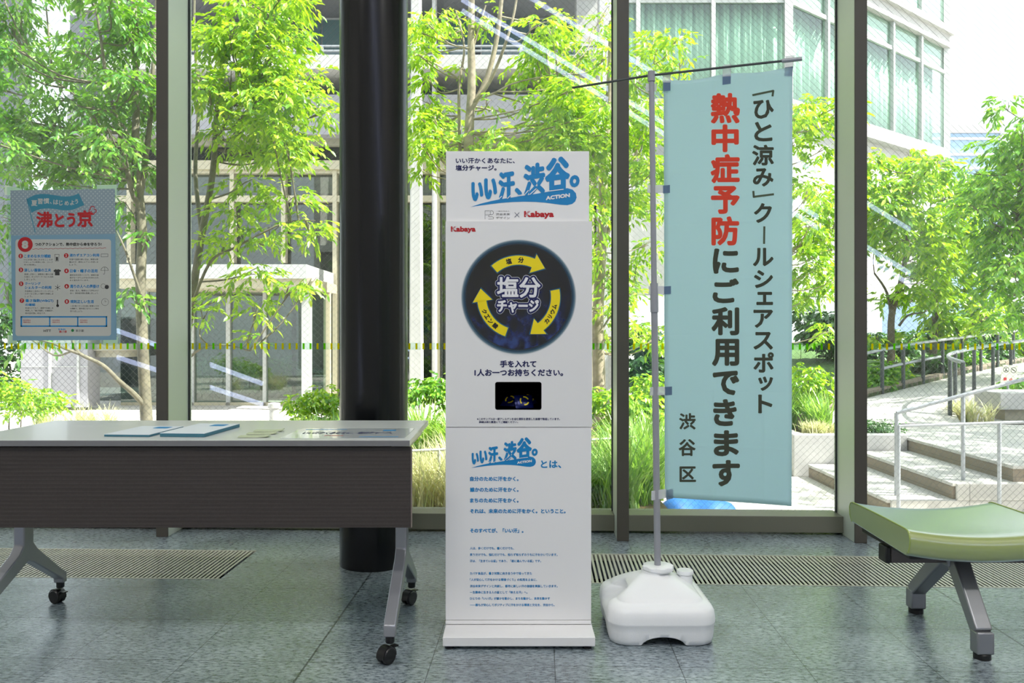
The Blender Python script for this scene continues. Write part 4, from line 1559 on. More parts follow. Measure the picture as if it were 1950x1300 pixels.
for s, a, b in (('に', R5(171, 119), R5(321, 264)), ('ご', R5(170, 290), R5(321, 432)), ('利', R5(164, 454), R5(323, 616)), ('用', R5(167, 636), R5(323, 792)), ('で', R5(171, 818), R5(323, 958)), ('き', R5(174, 980), R5(309, 1134)), ('ま', R5(177, 1158), R5(321, 1306)), ('す', R7(589, 219), R7(709, 334))):
    kg.text(s, *a, *b, bold=2.3, copies=12, eps=0.0)
for s, a, b in (('ひ', R3(404, 573), R3(521, 681)), ('と', R3(409, 698), R3(513, 809)), ('涼', R3(397, 828), R3(521, 946)), ('み', R3(401, 961), R3(519, 1066)), ('ク', R3(407, 1160), R3(510, 1273)),
                ('ル', R5(401, 116), R5(519, 221)), ('シ', R5(407, 243), R5(516, 346)), ('ェ', R5(421, 367), R5(516, 443)), ('ア', R5(404, 469), R5(516, 573)), ('ス', R5(404, 596), R5(516, 698)), ('ポ', R5(404, 712), R5(521, 829)), ('ッ', R5(431, 851), R5(516, 933)), ('ト', R5(431, 954), R5(513, 1061))):
    kg.text(s, *a, *b, bold=1.35, copies=12, eps=0.0)
for pts in ([R3(402, 546), R3(518, 522), R3(514, 550)], [R3(404, 1094), R3(406, 1124), R3(518, 1110)], [(1455.5, 432), (1455, 463)]):
    kg.stroke(pts, 3.9, 0.0)
for s, a, b in (('渋', R7(444, 14), R7(516, 86)), ('谷', R7(442, 127), R7(516, 201)), ('区', R7(446, 246), R7(518, 314))):
    kg.text(s, *a, *b, bold=0.95, copies=8, eps=0.0)
kr.build('red_lettering', M['banner_red'], bn)
kg.build('dark_lettering', M['banner_grey'], bn)

# cloth loops: two-tone tabs over arm and pole
for (quad_c, quad_s) in (([(1377, 124.5), (1392, 122.5), (1392, 146), (1376, 147)], [(1376, 145), (1392, 144), (1391.5, 160), (1376, 162)]),
                         ([(1496, 108), (1513.5, 106), (1510, 128), (1495, 130)], [(1495, 129), (1510.5, 127), (1508, 146), (1493.5, 146)]),
                         ([(1262, 140), (1277, 138), (1277, 158), (1262, 158)], [(1263, 157), (1277, 156), (1277, 173), (1263, 174)])):
    for quad, mm, off, nm in ((quad_c, 'loop_clear', 0.0052, 'clear_loop'), (quad_s, 'loop', 0.0048, 'cloth_tab')):
        qq = plane_hit(np.array([a for a, b in quad], float), np.array([b for a, b in quad], float))
        qq = qq + off * n_
        MB().prism([tuple(a) for a in qq], tuple(-n_ * (0.0012 if mm == 'loop' else 0.011))).build(nm, M[mm], bstand)
for v0, v1, us in ((160, 174, 1264), (352.5, 367.5, 1276), (544.5, 559.5, 1278), (735.5, 751.5, 1280), (932, 950, 1282)):
    f = (v0 + v1) / 2
    up = 1240.5 + (1253 - 1240.5) * (f - 137) / (1075 - 137)
    left, right = up - 9.5, us
    sk = -2.0 if v0 > 900 else 0.0
    for (u0, u1, mm, nm, off) in ((left, right - 13, 'loop_clear', 'clear_loop', 0.0165), (right - 13, right, 'loop', 'cloth_tab', 0.0048)):
        if nm == 'cloth_tab' and v0 < 200:
            continue
        qq = plane_hit(np.array([u0, u1, u1, u0], float), np.array([v0 + 1, v0 + sk, v1 + sk, v1 + 1], float)) + off * n_
        if nm == 'clear_loop':
            qq[1:3] = qq[1:3] - (0.0165 - 0.005) * n_
        MB().prism([tuple(a) for a in qq], tuple(-n_ * (0.0012))).build(nm, M[mm], bstand)
        if nm == 'clear_loop':
            MB().prism([tuple(a) for a in (qq - n_ * 0.001)], tuple(-n_ * (0.031 if False else 0.0008))).build(nm, M[mm], bstand)

# ================================================================== BENCH
HB = 2.93
hb = W(975 + 1.558 * F / HB, CV, HB)
bench = thing('bench', 'lime green padded bench seat on a grey beam at the right edge', 'bench', (hb[0], hb[1], 0), YAW)
bx = lambda u, d: (u - CU) * d / F - 1.558
by = lambda d: d - HB
SX0, SX1 = -0.252, 0.282
SY0, SY1 = by(2.69), by(3.17)
nst, prof = 40, []
TH = 0.088
for (y, z) in ((SY0 + 0.030, -TH), (SY0 + 0.012, -TH * 0.86), (SY0 + 0.002, -TH * 0.62), (SY0 - 0.001, -TH * 0.35), (SY0 + 0.004, -0.014), (SY0 + 0.014, -0.003), (SY0 + 0.03, 0.0)):
    prof.append((y, z))
for k_ in range(1, 10):
    prof.append((SY0 + 0.03 + (SY1 - 0.03 - SY0 - 0.03) * k_ / 10, 0.002 * math.sin(math.pi * k_ / 10)))
for (y, z) in ((SY1 - 0.03, 0.0), (SY1 - 0.010, -0.006), (SY1, -0.022), (SY1 - 0.002, -TH * 0.6), (SY1 - 0.02, -TH * 0.86)):
    prof.append((y, z))
np_ = len(prof)
pts, fs = [], []
sag = lambda t_: -0.024 * (1 - (2 * t_ - 1) ** 2)
for i in range(nst + 1):
    t_ = i / nst
    x = SX0 + (SX1 - SX0) * t_
    for (y, z) in prof:
        pts.append((x, y, 0.427 + z + sag(t_)))
for i in range(nst):
    for k_ in range(np_):
        fs.append((i * np_ + k_, i * np_ + (k_ + 1) % np_, (i + 1) * np_ + (k_ + 1) % np_, (i + 1) * np_ + k_))
fs.append(tuple(range(np_)))
fs.append(tuple(nst * np_ + k_ for k_ in range(np_))[::-1])
seat = MB().add(pts, fs).build('seat_cushion', M['seat_vinyl'], bench, sm=45, bev=0.004)
for sx in (SX0 + 0.0005, SX1 - 0.0005):
    MB().tube([(sx, y, 0.427 + z + 0.0008) for (y, z) in prof[1:]], 0.0022, 6).build('seam_piping', M['seat_piping'], seat, sm=40)
MB().box(SX0 + 0.03, SX1 - 0.03, SY0 + 0.06, SY1 - 0.04, 0.316, 0.337).build('seat_pan', M['black_plastic'], bench, bev=0.004)
MB().box(-0.215, 0.90, -0.03, 0.03, 0.262, 0.318).build('beam', mat('taupe_steel_beam', srgb(98, 92, 92), 0.4, metal=0.3), bench, bev=0.004)
MB().box(-0.235, -0.2152, -0.031, 0.031, 0.260, 0.320).build('beam_end_cap', M['black_plastic'], bench, bev=0.005)
MB().box(-0.02, 0.05, -0.042, 0.042, 0.250, 0.328).build('hub_clamp', M['alu'], bench, bev=0.006)


def limb(b, p0, p1, w0, h0, w1, h1):
    """tapered rectangular limb in the yz plane; w along x, h across"""
    p0, p1 = Vector(p0), Vector(p1)
    d = (p1 - p0).normalized()
    x = Vector((1, 0, 0))
    n2 = d.cross(x).normalized()
    a = [p0 + x * (sx * w0 / 2) + n2 * (sy * h0 / 2) for sx, sy in ((-1, -1), (1, -1), (1, 1), (-1, 1))]
    c = [p1 + x * (sx * w1 / 2) + n2 * (sy * h1 / 2) for sx, sy in ((-1, -1), (1, -1), (1, 1), (-1, 1))]
    b.hexa(a + c)


for yy, s in ((by(2.715), -1), (by(3.16), 1)):
    lb = MB()
    limb(lb, (0.018, s * 0.02, 0.290), (0.0, yy - s * 0.0, 0.085), 0.058, 0.06, 0.056, 0.044)
    lb.box(-0.029, 0.029, yy - 0.024, yy + 0.024, 0.018, 0.092)
    lg = lb.build('leg', M['alu'], bench, bev=0.006, seg=3)
    MB().lathe([(0.027, 0.0), (0.027, 0.016), (0.024, 0.0185)], 24, (0, yy, 0)).build('foot_pad', M['black_plastic'], lg, sm=40)

# ================================================================== OUTSIDE: GROUND
def cf(name, label, cat, kind=None, group=None):
    """top-level thing whose local frame is: x metres right, y metres ahead, z up"""
    o = thing(name, label, cat, (0, 0, 0), YAW, group)
    if kind:
        o['kind'] = kind
    return o


def gbox(x0, x1, y0, y1, z0, z1, name, m, parent=None, bev=0.0):
    o = MB().box(x0, x1, y0, y1, z0, z1).build(name, m, parent, bev=bev)
    if parent is None:
        o.rotation_euler = (0, 0, YAW)
    return o


def xd(u, d):
    return (u - CU) * d / F


def zd(v, d):
    return CAMH + (CV - v) * d / F


struct(gbox(-30, 1.02, 4.70, 60, -0.32, -0.20, 'plaza_ground', M['paving']), 'pale sunlit paved court outside the window', 'paving')
struct(gbox(1.02, 40, 4.70, 60, -0.60, -0.47, 'lower_ground', M['paving']), 'lower pale paving at the foot of the outdoor steps', 'paving')
struct(gbox(-2.6, 1.04, 4.72, 10.6, -0.30, -0.10, 'planting_ground', M['soil']), 'planting bed soil just outside the window', 'planting bed')

st = cf('garden_steps', 'pale stone steps outside climbing to the right', 'steps', 'structure')
for i, (x0, z) in enumerate(((3.17, -0.33), (3.72, -0.19), (4.25, -0.05))):
    x1 = 9.0
    gbox(x0, x1, 6.92 if i < 2 else 6.95, 8.75 if i < 2 else 10.3, z - 0.14, z - 0.03, 'riser', M['riser'], st)
    gbox(x0 - 0.012, x1, 6.90 if i < 2 else 6.93, 8.75 if i < 2 else 10.3, z - 0.03, z, 'tread', M['paving_grey'], st, bev=0.006)
for (x0, x1, y, z0, z1) in ((3.19, 9.0, 6.885, -0.47, -0.335), (3.74, 9.0, 6.88, -0.335, -0.195)):
    gbox(x0, x1, y, y + 0.03, z0, z1, 'cheek_stone', M['paving_grey'], st, bev=0.004)
gbox(3.0, 9.0, 10.0, 10.7, -0.3, -0.05, 'landing', M['paving_grey'], st)
pw = cf('stone_planter', 'low dark and pale stone planter wall left of the outdoor steps', 'planter', None)
gbox(3.02, 4.24, 8.78, 8.92, -0.47, -0.02, 'front_wall', M['concrete_light'], pw, bev=0.008)
gbox(3.02, 3.16, 8.92, 10.1, -0.47, -0.02, 'side_wall', M['concrete_light'], pw, bev=0.008)
gbox(3.16, 4.24, 8.92, 10.1, -0.47, -0.07, 'soil', M['soil'], pw)
rp = []
for (a, b) in (((1540, 806, 10.1), (1830, 806, 10.1)), ((1610, 768, 12.0), (1808, 766, 10.9)), ((1680, 750, 13.2), (1855, 749, 11.7)), ((1758, 731, 14.0), (1891, 728, 12.8)), ((1830, 713, 15.5), (1950, 712, 14.2)), ((1925, 694, 17.9), (2040, 694, 16.5)), ((2050, 676, 23), (2140, 676, 21))):
    rp.append((W(*a), W(*b)))
rv, rf = [], []
for a, b in rp:
    rv += [tuple(a), tuple(b), tuple(b - np.array([0, 0, 1.0])), tuple(a - np.array([0, 0, 1.0]))]
for i in range(len(rp) - 1):
    for k_ in range(4):
        rf.append((4 * i + k_, 4 * i + (k_ + 1) % 4, 4 * (i + 1) + (k_ + 1) % 4, 4 * (i + 1) + k_))
rf += [(0, 1, 2, 3), tuple(4 * (len(rp) - 1) + k_ for k_ in (3, 2, 1, 0))]
struct(MB().add(rv, rf).build('ramp_path', M['paving_grey']), 'paved ramp path rising to the right behind the steps', 'path')
cbs = MB()
for i in range(len(rp) - 1):
    a, b = Vector(rp[i][0]), Vector(rp[i + 1][0])
    dirv = (b - a)
    nseg = 8
    for s in range(nseg):
        p0, p1 = a + dirv * (s + 0.04) / nseg, a + dirv * (s + 0.96) / nseg
        side = Vector((-dirv.y, dirv.x, 0)).normalized() * 0.14
        h = Vector((0, 0, 0.10))
        cbs.hexa([p0, p1, p1 + side, p0 + side, p0 + h, p1 + h, p1 + side + h, p0 + side + h])
struct(cbs.build('kerb', M['riser']), 'small block kerb along the far edge of the ramp path', 'kerb')
# rising ground beyond the kerb
gv, gf = [], []
for i, (a, b) in enumerate(rp):
    a = np.array(a)
    gv += [tuple(a + np.array([0, 0, 0.06])), tuple(a + RGT * -1.0 + FWD * 7 + np.array([0, 0, 0.5])), tuple(a + RGT * -1.0 + FWD * 7 + np.array([0, 0, -1.0])), tuple(a + np.array([0, 0, -1.0]))]
for i in range(len(rp) - 1):
    for k_ in range(4):
        gf.append((4 * i + k_, 4 * i + (k_ + 1) % 4, 4 * (i + 1) + (k_ + 1) % 4, 4 * (i + 1) + k_))
gf += [(0, 1, 2, 3), tuple(4 * (len(rp) - 1) + k_ for k_ in (3, 2, 1, 0))]
struct(MB().add(gv, gf).build('bank_ground', M['ground_cover']), 'planted earth bank beyond the ramp kerb', 'bank')

# railings
def railing(name, label, rails, posts, m_rail, m_post, r=0.02, rp_=0.02, group=None):
    o = thing(name, label, 'railing', (0, 0, 0), 0, group)
    for pts in rails:
        MB().tube(pts, r, 10).build('rail', m_rail, o, sm=40)
    for a, b in posts:
        MB().tube([a, b], rp_, 10).build('post', m_post, o, sm=40)
    return o


def smooth_path(pts, n=8):
    P = [np.array(p, float) for p in pts]
    out = []
    for i in range(len(P) - 1):
        p0, p1, p2, p3 = P[max(i - 1, 0)], P[i], P[i + 1], P[min(i + 2, len(P) - 1)]
        for k_ in range(n):
            t_ = k_ / n
            out.append(0.5 * (2 * p1 + (p2 - p0) * t_ + (2 * p0 - 5 * p1 + 4 * p2 - p3) * t_ ** 2 + (3 * p1 - p0 - 3 * p2 + p3) * t_ ** 3))
    out.append(P[-1])
    return [tuple(p) for p in out]


d1 = 6.75
at = lambda u, v, d: tuple(W(u, v, d))
railing('guard_rail', 'level grey pipe guard rail in front of the outdoor steps', [[at(1711, 811, d1), at(2150, 797, d1)]],
        [(at(1711, 811, d1), (W(1711, 811, d1)[0], W(1711, 811, d1)[1], -0.47)), (at(1903, 805, d1), (W(1903, 805, d1)[0], W(1903, 805, d1)[1], -0.47)), (at(2095, 799, d1), (W(2095, 799, d1)[0], W(2095, 799, d1)[1], -0.47))], M['rail_steel'], M['rail_steel'], 0.013, 0.016)
dn = lambda u, v, d, z: (at(u, v, d), (W(u, v, d)[0], W(u, v, d)[1], z))
railing('hand_rail', 'sloping grey handrail climbing with the outdoor steps', [[at(1707, 786, 7.07), at(1834, 752, 7.02), at(2080, 688, 7.0)]],
        [dn(1707, 786, 7.07, -0.33), dn(1834, 752, 7.02, -0.19), dn(1990, 711, 7.0, -0.05)], M['rail_steel'], M['rail_steel'], 0.017, 0.017)
cv_pts = smooth_path([W(1834, 690, 10.0), W(1812, 683, 10.3), W(1806, 677, 10.8), W(1818, 671, 11.3), W(1855, 663, 11.9), W(1891, 657, 12.6), W(1950, 648, 13.6), W(2050, 634, 15.5)])
railing('curved_rail', 'grey handrail curving round the end of the ramp path', [cv_pts],
        [dn(1834, 690, 10.0, -0.05), dn(1809, 681, 10.4, -0.05), dn(1819, 671, 11.3, 0.1), dn(1855, 663, 11.9, 0.15), dn(1891, 657, 12.6, 0.25), dn(1925, 652, 13.2, 0.4), dn(1990, 642, 14.4, 0.45)], M['rail_steel'], M['dark_steel'], 0.025, 0.026)
railing('far_rail', 'dark-posted handrail along the far kerb of the ramp path', [smooth_path([W(1640, 675, 12.9), W(1680, 666, 13.2), W(1758, 652, 14.0), W(1850, 640, 15.7), W(1925, 631, 17.9), W(2000, 624, 20)]), smooth_path([W(1680, 702, 13.25), W(1727, 691, 13.7), W(1790, 679, 14.7)], 4)],
        [dn(1642, 674, 12.9, 0.0), dn(1680, 666, 13.2, 0.05), dn(1720, 659, 13.6, 0.1), dn(1758, 652, 14.0, 0.15), dn(1795, 647, 14.8, 0.2), dn(1832, 642, 15.4, 0.25), dn(1868, 638, 16.2, 0.3), dn(1900, 634, 17.1, 0.35), dn(1930, 630, 18.1, 0.4)], M['rail_steel'], M['dark_steel'], 0.025, 0.03)
fd = 5.7
railing('bed_rail', 'low white pipe rail crossing the planting bed behind the dispenser', [[at(700, 862, fd - 0.2), at(836, 856, fd - 0.1), at(1213, 832, fd + 0.25)]],
        [dn(700, 862, fd - 0.2, -0.1), dn(836, 856, fd - 0.1, -0.1), dn(1020, 845, fd + 0.07, -0.1), dn(1213, 832, fd + 0.25, -0.1)], M['frame_white'], M['frame_white'], 0.010, 0.011)

bl_ = cf('bollard', 'short grey bollard on the bright court near the entrance', 'bollard')
x, y = xd(522, 11.4), 11.4
MB().lathe([(0.065, -0.2), (0.065, zd(777, 11.4)), (0.085, zd(776, 11.4)), (0.085, zd(768, 11.4)), (0.03, zd(766, 11.4))], 20, (x, y, 0)).build('post', M['concrete_light'], bl_, sm=40)

# blue sack on the lower paving
sk_v, sk_f = [], []
n1, n2 = 28, 16
rs = np.random.RandomState(5)
ph = rs.rand(6) * 6.28
for i in range(n1 + 1):
    t_ = i / n1
    x = -0.33 + 0.66 * t_
    rr = 0.135 * (max(1e-3, 1 - (2 * t_ - 1) ** 4)) ** 0.5
    for k_ in range(n2):
        a = 2 * math.pi * k_ / n2
        w_ = 1 + 0.10 * math.sin(3 * a + 9 * t_ + ph[0]) + 0.08 * math.sin(14 * t_ + ph[1]) + 0.05 * math.sin(5 * a - 20 * t_)
        z = rr * w_ * math.sin(a) * 0.85
        sk_v.append((x, rr * 1.5 * w_ * math.cos(a), max(z, -0.055) + 0.055 - 0.03 * t_ * (1 if z > 0 else 0)))
for i in range(n1):
    for k_ in range(n2):
        sk_f.append((i * n2 + k_, i * n2 + (k_ + 1) % n2, (i + 1) * n2 + (k_ + 1) % n2, (i + 1) * n2 + k_))
sk_f += [tuple(range(n2)), tuple(n1 * n2 + k_ for k_ in range(n2))]
sack = MB().add(sk_v, sk_f).build('sack', M['blue_sack'], None, sm=60)
q = W(1330, 978, 6.85)
sack.location = (q[0], q[1], -0.47)
sack.rotation_euler = (0, 0, YAW + 0.12)
tag(sack, 'crumpled blue sack lying on the paving outside, under the banner', 'sack')

# block seat and prohibition sign
blk = cf('block_bench', 'pale concrete block bench by the curved railing', 'bench')
gbox(xd(1887, 10.6), 8.3, 10.4, 11.0, 0.09, 0.31, 'block', M['concrete_light'], blk, bev=0.012)
gbox(xd(1905, 10.6), 8.2, 10.5, 10.9, -0.05, 0.09, 'plinth', M['concrete_warm'], blk)
sd = 11.15
sg = thing('prohibition_sign', 'small cream prohibition sign with two pictograms and red lettering', 'sign', W(1920, CV, sd) * np.array([1, 1, 0]), YAW - 0.05)
S0 = W(1920, CV, sd)
sx_ = lambda u: (u - 1920) * sd / F
sloc = lambda u, v, eps: np.stack([sx_(u), np.full_like(u, -0.004 - eps), zd(v, sd)], 1)
MB().prism([(sx_(a), -0.004, zd(b, sd)) for a, b in ((1909.5, 694), (1938, 696), (1934.5, 729), (1905, 728))], (0, 0.01, 0)).build('board', M['sign_white'], sg)
MB().tube([(0, 0.012, -0.05), (0, 0.012, zd(700, sd))], 0.015, 8).build('stake', M['rail_steel'], sg)
k = Ink(sloc)
for cu, cv in ((1915.8, 703.6), (1929.6, 704.5)):
    k.ring(cu, cv, 4.6, 5.6, 24).stroke([(cu - 3.6, cv - 3.6), (cu + 3.6, cv + 3.6)], 0.9)
k.stroke([(1916, 700.5), (1915.4, 704), (1914, 707)], 1.3).stroke([(1915.4, 704), (1917.4, 707)], 1.0)
k.stroke([(1927, 703), (1932, 706)], 1.6)
k.build('pictograms', M['dark_ink'], sg)
k = Ink(sloc)
k.text('禁', 1910.5, 718, 1917.2, 724.5, bold=0.35).text('止', 1921.5, 719, 1928.5, 725.6, bold=0.35)
k.build('red_lettering', M['red_ink'], sg)

# ================================================================== OUTSIDE: BUILDINGS
# --- long concrete block with balconies
D0 = 15.0
ap = thing('apartment_building', 'pale concrete building with balcony bands and a glazed ground floor', 'building', W(CU, CV, D0) * np.array([1, 1, 0]), YAW)
X = lambda u, d: (u - CU) * d / F


def pb(u0, u1, v0, v1, d0, d1, name, m, parent=ap, bev=0.0, dref=None):
    """box given by photo extents at its front depth d0, running back to d1"""
    dr = dref or d0
    return gbox(X(u0, dr), X(u1, dr), d0 - D0, d1 - D0, zd(v1, dr), zd(v0, dr), name, m, parent, bev)


UL, UR = 128, 1168
pb(UL, UR, 104, 131, 14.4, 16.5, 'balcony_slab', M['concrete_light'])
pb(UL, UR, 180, 256, 14.7, 15.3, 'parapet_band', M['concrete_lilac'])
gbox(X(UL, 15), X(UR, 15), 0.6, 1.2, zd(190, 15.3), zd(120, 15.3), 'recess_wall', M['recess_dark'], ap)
gbox(X(UL, 15), X(UR, 15), 0.0, 0.9, zd(277, 15), zd(252, 15), 'beam', M['concrete_warm'], ap)
lvb = MB()
for i in range(9):
    z = zd(279 + 3.1 * i, 15.1)
    lvb.hexa([(X(UL, 15), 0.12, z - 0.022), (X(UR, 15), 0.12, z - 0.022), (X(UR, 15), 0.2, z), (X(UL, 15), 0.2, z), (X(UL, 15), 0.12, z - 0.014), (X(UR, 15), 0.12, z - 0.014), (X(UR, 15), 0.2, z + 0.008), (X(UL, 15), 0.2, z + 0.008)])
lvb.box(X(UL, 15), X(UR, 15), 0.22, 0.3, zd(306, 15.1), zd(277, 15.1))
lvb.build('louver_band', M['louver'], ap)
gbox(X(UL, 15), X(UR, 15), 0.05, 0.6, zd(322, 15.05), zd(305, 15.05), 'lintel', M['frame_beige'], ap)
# set-back upper windows and their dark soffit
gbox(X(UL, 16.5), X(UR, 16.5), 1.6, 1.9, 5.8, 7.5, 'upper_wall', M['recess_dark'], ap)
gbox(X(UL, 14.4), X(UR, 14.4), -0.6, 4.0, 7.42, 7.7, 'upper_slab', M['concrete_lilac'], ap)
gbox(X(UL, 16.5), X(UR, 16.5), 1.6, 4.0, 7.6, 13.5, 'upper_storeys', M['concrete_light'], ap)
for (u0, u1) in ((575, 650), (655, 735), (800, 905), (915, 1010), (1020, 1100)):
    w_ = pb(u0, u1, 34, 108, 16.5, 16.58, 'upper_window', M['frame_white'])
    for a, b in ((u0 + 3, (u0 + u1) / 2 - 1.5), ((u0 + u1) / 2 + 1.5, u1 - 3)):
        pb(a, b, 38, 104, 16.46, 16.5, 'pane', mat('dim_blue_pane', srgb(84, 112, 116), 0.08, spec=0.8), w_)
rb = MB()
for v in (88, 97):
    rb.tube([(X(UL, 14.6), -0.35, zd(v, 14.65)), (X(UR, 14.6), -0.35, zd(v, 14.65))], 0.022, 8)
u = UL
while u < UR:
    rb.box(X(u, 14.65) - 0.025, X(u, 14.65) + 0.025, -0.37, -0.33, zd(106, 14.65), zd(88, 14.65))
    u += 54
rb.build('balcony_railing', M['rail_steel'], ap)
# ground floor glazing : beige frames, dark glass, dim lobby
gbox(X(UL, 15), X(UR, 15), 0.30, 0.32, -0.2, zd(318, 15.3), 'lobby_glass', M['glass_dark'], ap)
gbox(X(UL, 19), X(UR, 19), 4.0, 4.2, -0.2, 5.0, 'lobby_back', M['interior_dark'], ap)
gbox(X(UL, 15), X(UR, 19), 0.35, 4.0, -0.21, -0.19, 'lobby_paving', M['lobby_floor'], ap)
gbox(X(UL, 15), X(UR, 19), 0.35, 4.0, 4.3, 4.5, 'lobby_soffit', M['concrete_warm'], ap)
for u in range(245, 1170, 98):
    pb(u - 4, u + 4, 318, 500 if u < 610 else 770, 15.1, 15.28, 'window_post', M['frame_beige'])
for v0, v1 in ((320, 330), (372, 384)):
    pb(UL, UR, v0, v1, 15.12, 15.27, 'transom', M['frame_beige'])
# entrance canopy and its glazed porch
cn = pb(227, 583, 503, 530, 13.0, 15.0, 'entrance_canopy', M['frame_white'])
pb(227, 592, 529, 549, 13.05, 15.0, 'canopy_soffit', M['frame_beige'], cn)
for u0, u1, d_, mm in ((430, 438, 14.3, 'frame_white'), (500, 506.5, 14.3, 'frame_white'), (574, 591, 13.3, 'frame_white'), (616, 628, 14.4, 'frame_beige'), (364, 369, 14.3, 'frame_white'), (276, 280, 14.3, 'frame_white')):
    pb(u0, u1, 545, 772, d_, d_ + 0.12, 'porch_post', M[mm])
pb(230, 620, 545, 772, 14.36, 14.38, 'porch_glass', M['glass_dark'])
pb(230, 620, 766, 773, 14.3, 14.42, 'porch_sill', M['frame_beige'])
# tapered white columns
for (u, w0, w1, d_) in ((791, 17, 25, 13.4), (1152, 22, 30, 14.2), (826, 7, 8, 14.6)):
    v0, v1 = -40, 770
    a, b = X(u - w0 / 2, d_), X(u + w0 / 2, d_)
    c, e = X(u - w1 / 2, d_), X(u + w1 / 2, d_)
    zt_, zb_ = zd(v0, d_), -0.2
    MB().hexa([(c, d_ - D0, zb_), (e, d_ - D0, zb_), (e, d_ - D0 + 0.3, zb_), (c, d_ - D0 + 0.3, zb_), (a, d_ - D0, zt_), (b, d_ - D0, zt_), (b, d_ - D0 + 0.3, zt_), (a, d_ - D0 + 0.3, zt_)]).build('column', M['concrete_light'], ap, bev=0.02)
pb(1098, 1150, -60, 100, 14.9, 15.3, 'stair_pier', M['concrete_light'])
# stone-clad wall left of the entrance
ew = pb(40, 167, 600, 775, 13.4, 13.8, 'entrance_wall', M['concrete_lilac'])
for (u0, u1) in ((92, 96.5), (146, 150)):
    pb(u0, u1, 600, 775, 13.37, 13.4, 'steel_fin', M['frame_white'], ew)
pb(40, 167, 697, 698.5, 13.39, 13.4, 'joint_line', M['frame_white'], ew)
MB().lathe([(0.34, zd(680, 13.6)), (0.34, zd(668, 13.6)), (0.42, zd(667, 13.6)), (0.42, zd(655, 13.6))], 28, (X(205, 13.6), 13.6 - D0 + 0.3, 0)).build('round_canopy', M['concrete_warm'], ap, sm=40)
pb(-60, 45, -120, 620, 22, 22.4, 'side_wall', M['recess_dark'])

# two small notice boards seen behind the porch glass
for (u0, u1, v0, v1, lab) in ((374, 393, 680, 694, 'left small white notice board behind the porch glass'), (400, 419, 677, 692, 'right small white notice board on a thin stake behind the porch glass')):
    nb = thing('notice_board', lab, 'notice', W((u0 + u1) / 2, CV, 15.6) * np.array([1, 1, 0]), YAW, 'notice boards by the entrance')
    hw = (u1 - u0) / 2 * 15.6 / F
    MB().box(-hw, hw, 0, 0.02, zd(v1, 15.6), zd(v0, 15.6)).build('board', M['sign_white'], nb)
    MB().box(-0.012, 0.012, 0.02, 0.04, -0.19, zd(v1 - 3, 15.6)).build('stake', M['rail_steel'], nb)
    MB().box(-hw * 0.7, hw * 0.3, -0.002, 0, zd(v0 + 8, 15.6), zd(v0 + 4, 15.6)).build('printed_bar', M['dark_ink'], nb)

# --- glass tower on the right: front facade and receding facade
tw = thing('glass_tower', 'bright building with tall green-tinted windows and pale curtains', 'building', W(1500, CV, 20) * np.array([1, 1, 0]), YAW)
A2 = math.radians(50.7)
rdx, rdy = math.sin(A2), math.cos(A2)
fp = lambda t_, o: (rdx * t_ + rdy * o, rdy * t_ - rdx * o)      # along / outwards from the receding facade


def seg_box(t0, t1, o0, o1, z0, z1, front):
    """o positive = outwards"""
    if front:
        c = [(t0, -o0), (t1, -o0), (t1, -o1), (t0, -o1)]
    else:
        c = [fp(t0, o0), fp(t1, o0), fp(t1, o1), fp(t0, o1)]
    return [(x, y, z0) for x, y in c] + [(x, y, z1) for x, y in c]


